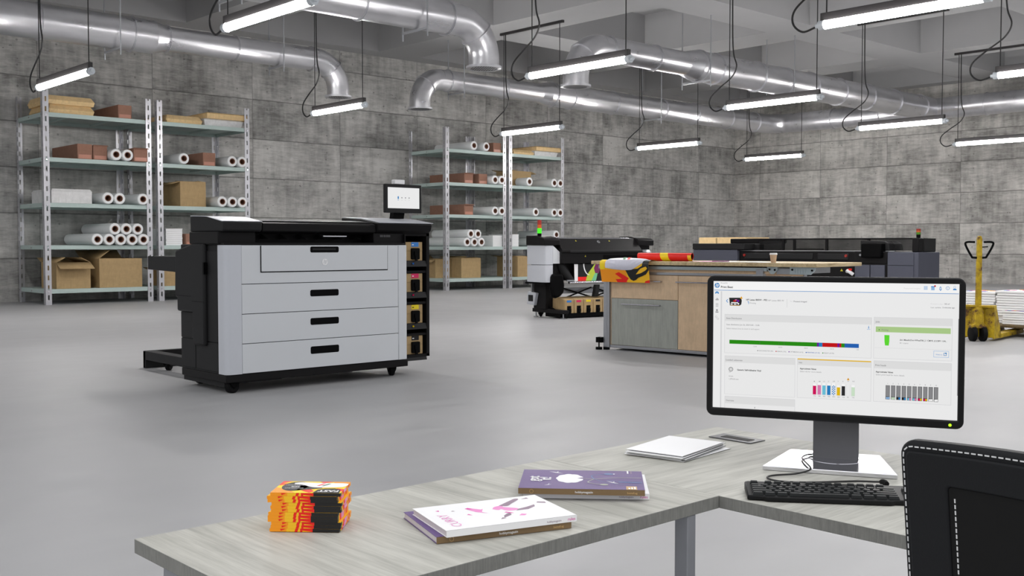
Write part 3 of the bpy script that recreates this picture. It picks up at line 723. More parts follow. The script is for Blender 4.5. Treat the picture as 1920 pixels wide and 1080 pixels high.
mb = MB(); mark_disc(mb, on_hood(.93, .72), .03, 0, 1); mb.build('emblem', ['steel', 'black'], h)
for x, q in ((.45, .8), (1.18, .8)):
    mb = MB(); mb.add([(-.016, -.012, 0), (.016, -.012, 0), (0, .016, 0)], [(0, 1, 2)], 0, on_hood(x, q)); mb.build('warning_sign', 'warn_yellow', h)
MB().box(.06, 1.95, .19, .32, .93, 1.118).build('lower_front', 'black', t, bevel=.01)
MB().box(.95, 1.85, .186, .195, .96, 1.07).build('vacuum_slot', 'jet', t)
mb = MB(); mb.add([(.545, .1885, 1.045), (.575, .1885, 1.045), (.56, .1885, 1.073)], [(0, 1, 2)], 0); mb.build('warning_sign', 'warn_yellow', t)
# beacon
b = MB().cyl((-.22, .45, 1.36), (-.22, .45, 1.445), .035, n=20).build('beacon', 'jet', t)
for z0, z1, c in ((1.445, 1.53, 'beacon_green'), (1.53, 1.59, 'beacon_orange'), (1.59, 1.67, 'beacon_red')):
    MB().cyl((-.22, .45, z0), (-.22, .45, z1), .036, n=20).build('beacon_lens', c, b)
# print path
MB().tube([(.13, .36, .93), (.20, .33, .80), (.30, .22, .62)], [.075, .085, .05], 14).build('media_guide', 'charcoal', t)
MB().box(.16, .30, .17, .2, .628, .652).build('guide_bracket', 'aluminium', t)
MB().cyl((.22, .20, .605), (1.95, .20, .605), .022, n=14).build('tension_bar', 'brushed', t)
MB().prism([(.17, .56), (.24, .56), (.27, .44), (.30, .35), (.22, .35), (.19, .44)], .78, .86, 0).build('media_hook', 'charcoal', t)
sack = smooth_path([(-.15, .26, .74), (-.16, .24, .62), (-.15, .22, .5), (-.12, .20, .40), (-.08, .2, .35)], 5)
MB().prism([(-.14, .70), (-.12, .76), (.06, .765), (.09, .72), (.11, .56), (.10, .44), (.02, .37), (-.06, .345), (-.13, .37), (-.15, .5)], .16, .28, 1).build('waste_bag', 'jet', t, bevel=.04)
bx = MB().prism([(.68, .42), (.93, .44), (.96, .22), (.74, .20)], -.14, -.07, 0).build('control_box', 'silver_light', t, bevel=.012)
MB().box(-.145, -.139, .76, .90, .27, .38).build('vent_slot', 'charcoal', bx)
MB().box(-.13, -.10, .80, .84, .43, .62).build('bracket', 'steel', bx)
# print hanging between hood and bar
p = thing('printed_sheet', 'colourful black print hanging out of the roll printer', 'print', (12.635, 12.439, 0), rad(-9.5))
mb = MB()
def pp(u, v, e=0.0): return (u, .215 - .012 * v - e, .918 - .288 * v)          # u across, v down
rows = [[pp(.34 + .07 * 0 + i * .15, j / 6) for i in range(11)] for j in range(7)]
mb.grid(rows, 0)
def patch(pts, c, e): mb.add([pp(u, v, e) for u, v in pts], [tuple(range(len(pts)))], c)
patch([(.42, 0), (1.8, 0), (1.8, 1), (.41, 1)], 1, .0012)
patch([(.41, .76), (.62, .76), (.60, 1), (.41, 1)], 2, .002)
patch([(.78, .0), (.90, .0), (.78, .5), (.82, .62), (.74, 1), (.58, 1), (.62, .6), (.70, .3)], 3, .0022)
patch([(.78, .55), (.84, .55), (.80, 1), (.70, 1)], 4, .0028)
patch([(.80, 0), (.98, 0), (.90, .3), (.86, .58), (.78, .5), (.76, .25)], 5, .0025)
patch([(.92, 0), (1.20, 0), (1.18, .12), (.90, .16)], 6, .003)
patch([(1.16, .16), (1.5, .1), (1.5, 1), (1.22, 1), (1.28, .6)], 7, .003)
arcp = [(.53 + .12 * (1 - math.cos(a)), .66 * math.sin(a)) for a in [PI / 2 * i / 8 for i in range(9)]]
mb.add([pp(u, v, .003) for u, v in arcp] + [pp(u + .022, v - .02, .003) for u, v in arcp], [(i, i + 1, i + 10, i + 9) for i in range(8)], 0)
mb.text('ACTION', .062, T(1.42, .1995, .645, rx=PI / 2) @ T(0, 0, .0, rz=rad(80)), 0)
mb.build('printed_face', ['white', 'dark_panel', 'print_red', 'lime_print', 'teal_print', 'plum_print', 'violet_print', 'silver'], p)
# ink boxes on the floor tray
MB().box(.06, R1 - .3, .12, .56, .02, .085).prism([(.12, .02), (.10, .10), (.56, .24), (.56, .02)], -.02, .0, 0).build('ink_tray', 'jet', LP, bevel=.004)
inkcol = [('cyan', 'a blue'), ('magenta', 'a magenta'), ('yellow', 'a yellow'), ('dark_panel', 'a black'), ('cyan', 'a second blue'), ('magenta', 'a second magenta'), ('yellow', 'a second yellow'), ('grey_label', 'a grey')]
rot = Matrix.Rotation(rad(-9.5), 4, 'Z')
for i, (c, nm) in enumerate(inkcol[:5]):
    w0 = Vector((12.635, 12.439, 0)) + rot @ Vector((.075 + i * .205, .13, .0865))
    b = thing('ink_box', 'ink box with %s tab in the floor tray of the roll printer' % nm if i < 4 else 'ink box half hidden by the table leg, floor tray of the roll printer', 'ink box', w0, rad(-9.5), 'ink boxes in the roll printer tray')
    MB().prism([(0, 0), (0, .225), (.03, .235), (.36, .265), (.36, 0)], .004, .196, 0).build('carton', 'carton_kraft', b, bevel=.004)
    MB().box(.05, .145, -.002, .0, .185, .220).build('colour_label', c, b)
    MB().box(.055, .14, -.003, .0, .0, .125).box(.07, .125, -.03, -.003, .02, .075).build('connector', 'jet', b)
# ================================================================== work table with drawers
TX, TY, TR = 9.271, 8.503, rad(6)
TRM = Matrix.Translation((TX, TY, 0)) @ Matrix.Rotation(TR, 4, 'Z')
def onT(x, y, z): return tuple(TRM @ Vector((x, y, z)))
t = thing('work_table', 'long wooden-topped work table with drawers and aluminium frame, behind the monitor', 'table', (TX, TY, 0), TR)
MB().box(.03, 1.15, -2.68, .20, 1.018, 1.058).build('table_top', 'table_top_wood', t, bevel=.004)
MB().box(.07, 1.10, -2.10, .12, .968, 1.006).build('slide_rail', 'alu_blue', t, bevel=.003)
MB().box(.10, 1.08, -2.12, .05, .940, .968).build('under_board', 'table_tan', t)
MB().box(.065, 1.10, -2.05, .05, .906, .935).build('frame_rail', 'aluminium', t, bevel=.003)
MB().box(.09, 1.08, -2.05, -.05, .05, .945).build('carcass', 'table_tan', t)
for y0, y1 in ((-.05, .035), (-2.06, -1.98)):
    for x in (.06, 1.03):
        MB().box(x, x + .07, y0, y1, .03, .99).box(x - .002, x, y0 + .03, y0 + .036, .05, .97).build('leg', 'aluminium', t, bevel=.005)
        MB().cyl((x + .02, (y0 + y1) / 2 + .01, 0), (x + .02, (y0 + y1) / 2 + .01, .03), .04, n=16).build('foot', 'jet', t)
MB().cyl((.02, .07, 0), (.02, .07, .03), .04, n=16).cyl((.02, .07, .03), (.02, .07, .15), .008, n=8).build('foot', 'jet', t)
MB().box(.02, .10, .04, .118, .082, .145).build('stop_block', 'jet', t)
MB().box(.075, 1.1, -2.05, -.05, .028, .062).build('base_rail', 'aluminium', t, bevel=.003)
def tfront(name, y0, y1, z0, z1, m, hy=None, hz=None):
    o = MB().box(.072, .092, y0, y1, z0, z1).build(name, m, t, bevel=.002)
    if hy:
        o2 = MB().tube([(.072, hy[0], hz), (.045, hy[0], hz), (.045, hy[1], hz), (.072, hy[1], hz)], .008, 10).build('handle', 'brushed', o)
tfront('upper_drawer', -.997, -.075, .622, .900, 'table_tan', (-.45, -.78), .83); tfront('lower_drawer', -.997, -.075, .066, .618, 'table_grey', (-.235, -.765), .553)
tfront('door', -1.50, -1.003, .066, .900, 'table_tan', (-.985, -1.45), .828); tfront('door', -2.04, -1.506, .066, .900, 'table_tan', (-1.53, -1.9), .828)
for i, (y0, y1) in enumerate(((-2.22, -2.10), (-2.64, -2.36))):
    mb = MB().prism([(y0, 1.016), (y1, 1.016), (y1, .99), (y1 - .04 if i == 0 else y1, .94), (y0 + .05, .94), (y0, .985)], .08, .10, 0)
    if i:
        for k in range(5): mb.box(.076, .08, y0 + .10 + k * .03, y0 + .115 + k * .03, .945, 1.0)
    b = mb.build('bracket', 'alu_blue', t)
    MB().cyl((.07, y0 + .03, .985), (.08, y0 + .03, .985), .010, n=10).cyl((.07, y1 - .03, .99), (.08, y1 - .03, .99), .010, n=10).build('bolts', 'jet', b)
MB().box(.10, 1.05, -2.36, -2.20, .94, 1.0).build('slide_block', 'steel', t)

# draped print at the left end, rolled print, sheets and cup on the top
p = thing('printed_banner', 'orange banner with white and black motif draped over the table corner', 'print', (TX, TY, 0), TR)
prof = []                                            # (x, z) from the table top over the edge and down
for x, z in smooth_path([(.235, 0, 1.0605), (.17, 0, 1.063), (.09, 0, 1.071), (.025, 0, 1.072), (-.022, 0, 1.052), (-.030, 0, 1.0), (-.014, 0, .93), (.0, 0, .87), (.012, 0, .812)], 5) and [(q[0], q[2]) for q in smooth_path([(.235, 0, 1.0605), (.17, 0, 1.063), (.09, 0, 1.071), (.025, 0, 1.072), (-.022, 0, 1.052), (-.030, 0, 1.0), (-.014, 0, .93), (.0, 0, .87), (.012, 0, .812)], 5)]:
    prof.append((x, z))
acc = [0]
for a, b in zip(prof, prof[1:]): acc.append(acc[-1] + math.dist(a, b))
TOT = acc[-1]
def drape(u, v, e=0.0):
    """u 0..1 across (left to right), v 0..1 along the profile"""
    d = v * TOT; i = max(k for k in range(len(acc)) if acc[k] <= d + 1e-9); i = min(i, len(prof) - 2)
    f = (d - acc[i]) / (acc[i + 1] - acc[i]); a, b = prof[i], prof[i + 1]
    x, z = a[0] + (b[0] - a[0]) * f, a[1] + (b[1] - a[1]) * f
    nx, nz = b[1] - a[1], -(b[0] - a[0]); L = math.hypot(nx, nz) or 1; nx, nz = nx / L, nz / L
    y = .035 - u * .715 - .015 * v * (1 - 2 * u) + .006 * math.sin(u * 9) * v
    return (x + nx * e - .012 * math.sin(u * 7 + 1) * max(0, v - .5), y, z + nz * e)
mb = MB(); mb.grid([[drape(i / 14, j / 24) for i in range(15)] for j in range(25)], 0)
def dp(pts, c, e, n=1):
    out = []
    for (u0, v0), (u1, v1) in zip(pts, pts[1:] + pts[:1]):
        out += [drape(u0 + (u1 - u0) * k / 4, v0 + (v1 - v0) * k / 4, e) for k in range(4)]
    mb.add(out, [tuple(range(len(out)))], c)
def dgrid(fn, c, e, nu=10, nv=10):
    mb.grid([[drape(*fn(i / nu, j / nv), e) for i in range(nu + 1)] for j in range(nv + 1)], c)
dgrid(lambda a, b: (a * .52, .70 + b * .30), 1, .0008)
dgrid(lambda a, b: (a * .10, .40 + b * .30), 4, .0008)
dp([(.30, .80), (.38, .76), (.56, .90), (.52, .96), (.50, 1), (.33, 1), (.30, .93), (.42, .92)], 2, .0016)
dp([(.92, .96), (1, .93), (1, 1), (.90, 1)], 2, .0016)
dp([(.50, .66), (.62, .69), (.78, .67), (.88, .60), (1, .60), (1, .70), (.94, .80), (.86, .845), (.78, .88), (.72, .935), (.66, .96), (.60, .93), (.56, .85)], 3, .0024)
dgrid(lambda a, b: (.90 - .03 * b + (.10 + .03 * b) * a, .27 + b * .35), 3, .0026)
p_main = mb.build('banner_cloth', ['print_amber', 'print_orange', 'print_red', 'print_black', 'print_yellow'], p)
mb = MB()                                            # the padded white shape bulging over the edge
rows = []
for j in range(9):
    v = .16 + .50 * j / 8; row = []
    for i in range(17):
        a = i / 16; u = .12 + a * .76; edge = math.sin(PI * min(max(a, .0), 1)) ** .35 * math.sin(PI * j / 8) ** .5
        vv = v + .05 * math.sin(PI * a) * j / 8 - (.12 * max(0, a - .7) / .3) * j / 8
        row.append(drape(u, vv, .003 + .022 * edge))
    rows.append(row)
mb.grid(rows, 0)
for c, u0 in ((1, .36), (2, .45)):
    mb.grid([[drape(u0 + k * .05 + q * .04, .20 + .10 * q, .031) for k in range(2)] for q in range(4)], c)
mb.build('white_motif', ['print_lilac', 'print_green', 'print_red'], p)

p = thing('rolled_print', 'red and yellow print curled into an open roll on the work table', 'print', onT(.31, -.67, 1.0595), TR)
def arcpts(r, a0, a1, n): return [(r * math.cos(rad(a0 + (a1 - a0) * i / n)), r + r * math.sin(rad(a0 + (a1 - a0) * i / n))) for i in range(n + 1)]
A = arcpts(.048, -62, 286, 26)
mb = MB()
def rollgrid(y0, y1, k0, k1, c, e=0.0, sk=.05):
    rr = []
    for k in range(k0, k1 + 1):
        x, z = A[k]; dx, dz = x, z - .048; f = 1 + e / .048
        s = sk * (k / 26 - .5)
        rr.append([(dx * f, y0 - s, .048 + dz * f), (dx * f, y1 - s, .048 + dz * f)])
    mb.grid(rr, c)
rollgrid(.37, -.37, 0, 26, 0)
rollgrid(.06, -.05, 4, 26, 1, .0012, .12); rollgrid(-.32, -.37, 16, 26, 2, .0013)
rollgrid(.36, -.36, 0, 26, 3, -.003)
mb.build('curled_sheet', ['print_red', 'print_yellow', 'print_amber', 'print_black'], p)
for lab, x, y, wd, dp_, c, rz in (('pink edged print lying flat on the work table beside the roll', .10, -1.62, .50, .45, 'mag_pink', .04), ('white print lying flat on the work table near the cup', .16, -2.0, .34, .36, 'white', -.06)):
    s = thing('flat_print', lab, 'print', onT(x, y, 1.0595), TR + rz)
    MB().box(0, dp_, 0, wd, 0, .003).build('sheet', 'white', s)
    MB().box(0.0, dp_ * .8, wd * .35, wd * .9, .003, .0042).build('printed_area', c, s)
    if c == 'mag_pink': MB().box(.1, .22, wd * .2, wd * .5, .0032, .012).build('folded_corner', 'plum_print', s)
c = thing('paper_cup', 'tan paper coffee cup with white lid on the work table', 'cup', onT(.16, -2.13, 1.0595), 0)
MB().lathe([(0, 0), (.026, 0), (.037, .088), (0, .088)], 24).build('cup_body', 'cup_paper', c)
MB().lathe([(.039, .084), (.041, .086), (.041, .094), (.036, .104), (0, .104)], 24).build('lid', 'white', c)

# ================================================================== flatbed press along the side wall
FX = 22.0
t = thing('flatbed_press', 'long dark flatbed printing press with slate end cabinets along the side wall', 'printer', (FX, 10.44, 0))
Yb = lambda y: y - 10.44
def fb(name, m, y0, y1, z0, z1, x0=0.0, x1=2.0, bev=.02, par=None, mi=None):
    return MB().box(x0, x1, Yb(y1), Yb(y0), z0, z1).build(name, m, par or t, bevel=bev)
fb('left_cabinet', 'slate', 15.58, 16.94, .05, 1.125, -.1, 1.6); fb('left_lid', 'dark_panel', 15.35, 16.95, 1.13, 1.285, -.12, 1.5)
fb('left_head', 'black', 15.24, 16.22, 1.285, 1.405, .5, 1.6); fb('head_step', 'dark_panel', 15.05, 15.4, 1.09, 1.277, .3, 1.2)
fb('bed_base', 'black', 11.6, 15.75, .05, .83, -.05, 1.9); fb('bed_table', 'black', 11.6, 15.6, .83, 1.095, .0, 1.9)
for y0, y1 in ((14.70, 15.42), (13.50, 14.50), (12.58, 13.38)):
    o = fb('front_panel', 'dark_panel', y0, y1, .90, 1.05, -.03, .05)
fb('front_rail', 'jet', 12.43, 15.5, .79, .82, -.04, .0)
for y in (15.40, 12.63):
    b = MB().cyl((-.03, Yb(y), .997), (-.06, Yb(y), .997), .032, n=16).build('stop_button', 'beacon_red', t)
fb('gantry_rail', 'steel', 11.5, 15.6, 1.095, 1.118, .05, .12, .004)
fb('top_rail', 'black', 11.0, 15.24, 1.372, 1.404, .25, .32, .006)
for y in (14.5, 14.19, 13.32, 12.25): fb('rail_post', 'black', y - .03, y + .03, 1.10, 1.375, .26, .31, .006)
fb('cut_rail', 'black', 13.4, 14.15, 1.13, 1.16, .25, .3, .006)
fb('smoked_window', 'smoked', 11.05, 15.2, 1.12, 1.372, .30, .31, 0)
c = fb('carriage', 'jet', 11.72, 12.21, .96, 1.287, -.15, .5, .03)
MB().prism([(Yb(12.33), 1.12), (Yb(12.33), 1.345), (Yb(11.75), 1.335), (Yb(11.65), 1.28), (Yb(11.62), 1.12)], .05, .7, 0).build('carriage_hood', 'dark_panel', t, bevel=.02)
fb('control_bay', 'black', 11.62, 12.44, .82, 1.10, -.04, .5)
mb = MB().cyl((-.04, Yb(12.27), 1.02), (-.06, Yb(12.27), 1.02), .025, n=14); mb.build('gauge', 'steel', t)
fb('right_cabinet', 'slate', 10.90, 11.62, .05, 1.09, -.05, .95); fb('right_door', 'slate', 11.0, 11.6, .80, 1.08, -.07, -.05, .006); fb('right_door', 'slate', 11.0, 11.6, .1, .79, -.07, -.05, .006)
fb('lower_door', 'slate', 12.02, 12.38, .1, .80, -.09, .0, .008); fb('lower_door', 'slate', 11.66, 12.0, .1, .80, -.09, .0, .008)
fb('right_head', 'black', 10.95, 11.10, 1.09, 1.40, .05, .3); fb('right_box', 'dark_panel', 10.94, 11.08, 1.09, 1.40, .3, .85)
b = MB().cyl((.2, Yb(11.03), 1.40), (.2, Yb(11.03), 1.475), .045, n=16).build('beacon', 'jet', t)
for z0, z1, m in ((1.475, 1.525, 'beacon_dim'), (1.525, 1.56, 'beacon_orange'), (1.56, 1.60, 'beacon_red')): MB().cyl((.2, Yb(11.03), z0), (.2, Yb(11.03), z1), .046, n=16).build('beacon_lens', m, b)
for y in (13.27, 12.73):
    MB().add([(-.0525, Yb(y) + .035, .645), (-.0525, Yb(y) - .035, .645), (-.0525, Yb(y), .705)], [(0, 1, 2)]).build('warning_sign', 'warn_yellow', t)
k = MB().tube(smooth_path([(-.09, Yb(12.42), .58), (-.13, Yb(12.46), .62), (-.14, Yb(12.52), .66), (-.10, Yb(12.56), .64)], 4), .04, 10).build('hand_wheel', 'white', t)
MB().cyl((-.13, Yb(12.47), .67), (-.13, Yb(12.47), .71), .04, n=12).build('red_cap', 'print_red', k)
open_c = thing('cardboard_box', 'kraft carton standing on a plinth behind the flatbed press', 'box', (24.6, 17.2, 0), 0)
MB().box(0, 1.3, 0, 1.8, .0, 1.18).build('plinth', 'dark_panel', open_c)
MB().box(.1, 1.2, .05, 1.70, 1.18, 1.46).build('body', 'carton_tan', open_c, bevel=.01)
MB().box(.095, .1, 1.05, 1.10, 1.18, 1.44).build('tape', 'carton_kraft', open_c)

# ================================================================== pallet jack and paper pallet
t = thing('pallet_jack', 'worn yellow hand pallet jack with its forks under the paper pallet', 'pallet jack', (13.69, 5.98, 0), rad(7))
hd = MB()                                             # tiller turned towards the camera
Rz = T(rz=rad(-50))
hd.prism([(-.036, .205), (.036, .205), (.034, .55), (.030, 1.33), (.016, 1.365), (-.016, 1.365), (-.030, 1.33), (-.034, .55)], -.022, .022, 1, 0, Rz)
hd = hd.build('tiller', 'jack_yellow', t, bevel=.004)
loop = [(-.06, .0, 1.285), (-.155, 0, 1.285), (-.178, 0, 1.25), (-.10, 0, 1.105), (-.07, 0, 1.085), (.07, 0, 1.085), (.10, 0, 1.105), (.178, 0, 1.25), (.155, 0, 1.285), (.06, 0, 1.285)]
MB().tube(smooth_path(loop, 4), .014, 10, M=Rz).build('handle_loop', 'jet', hd)
MB().tube([(.03, 0, 1.22), (.11, 0, 1.225)], .008, 8, M=Rz).build('release_lever', 'jet', hd)
MB().prism([(-.10, .17), (.10, .17), (.10, .21), (.06, .23), (.055, .40), (.03, .44), (-.03, .44), (-.055, .40), (-.06, .23), (-.10, .21)], -.05, .06, 1, 0, Rz).build('pump_housing', 'jack_yellow', t, bevel=.008)
for s in (-1, 1):
    MB().lathe([(0, -.035), (.08, -.035), (.1, -.025), (.1, .025), (.08, .035), (0, .035)], 24, M=Rz @ T(s * .065, 0, .1) @ T(ry=PI / 2)).build('steer_wheel', 'rubber', t)
for y0, y1 in ((-.19, -.06), (.06, .19)):
    MB().prism([(.22, .065), (.24, .09), (1.4, .09), (1.42, .05), (1.4, .03), (.3, .03)], y0, y1, 1).build('fork', 'jack_yellow', t, bevel=.006)
gs = [(.05, .035), (.05, .40), (.10, .455), (.13, .455), (.34, .10), (.34, .035)]
MB().prism(gs, -.19, -.168, 1).prism(gs, .168, .19, 1).box(.04, .07, -.19, .19, .05, .45).box(-.02, .13, -.19, .19, .44, .468).build('body_frame', 'jack_yellow', t, bevel=.005)

P = thing('wooden_pallet', 'wooden pallet loaded with white paper bundles at the right edge', 'pallet', (14.62, 4.9, 0))
for i in range(3):
    y = (.08, .76, 1.78)[i]
    MB().box(0, 1.3, y - .06, y + .06, .0, .022).build('bottom_board', 'pallet_wood', P)
    for x in (.06, .60, 1.16): MB().box(x, x + .1, y - .05, y + .05, .022, .12).build('block', 'pallet_wood', P)
for i in range(7): MB().box(i * .2, i * .2 + .13, 0, 1.9, .15, .172).build('deck_board', 'pallet_wood', P)
for x in (.06, .60, 1.16): MB().box(x, x + .1, 0, 1.9, .12, .15).build('stringer', 'pallet_wood', P)
MB().box(-.004, .0, 0, 1.9, .145, .172).build('edge_strip', 'pallet_wood', P)
def bundle(label, x, y, z, w, d, h):
    b = thing('paper_bundle', label, 'paper bundle', (x, y, z), random.uniform(-.02, .02), 'paper bundles on the pallet')
    mb = MB(); n = 3
    mb.box(0, w, 0, d, 0, h * .93)
    mb.build('sheets', 'paper_white', b, bevel=.006)
    return b
def pile(x, y, w, d, n, h, where):
    for i in range(n):
        k = n - i
        w_ = 'topmost' if k == 1 else 'lowest' if i == 0 else ['', '', 'second', 'third', 'fourth', 'fifth', 'sixth', 'seventh', 'eighth', 'ninth', 'tenth', 'eleventh', 'twelfth', 'thirteenth', 'fourteenth'][k] + ' from the top'
        b = bundle('white paper bundle, %s in the %s' % (w_, where), x + random.uniform(-.008, .008), y + random.uniform(-.012, .012), .1725 + i * h, w, d, h - .0012)
        if k == 1:
            mb = MB(); r = random.Random(3)
            for q in range(14):
                yy = r.uniform(.02, d - .07); xx = r.uniform(.02, w - .1); mb.box(xx, xx + .07, yy, yy + r.uniform(.04, .12), h * .93, h * .93 + .003, q % 5)
            mb.build('printed_face', ['print_orange', 'mag_hot', 'cyan', 'violet_print', 'print_yellow'], b)
pile(14.80, 6.24, .55, .50, 12, .0355, 'left paper pile by the pallet jack'); pile(14.78, 5.55, .55, .66, 13, .0345, 'right paper pile at the picture edge'); pile(14.60, 5.58, .16, .47, 6, .031, 'low paper pile at the pallet front')
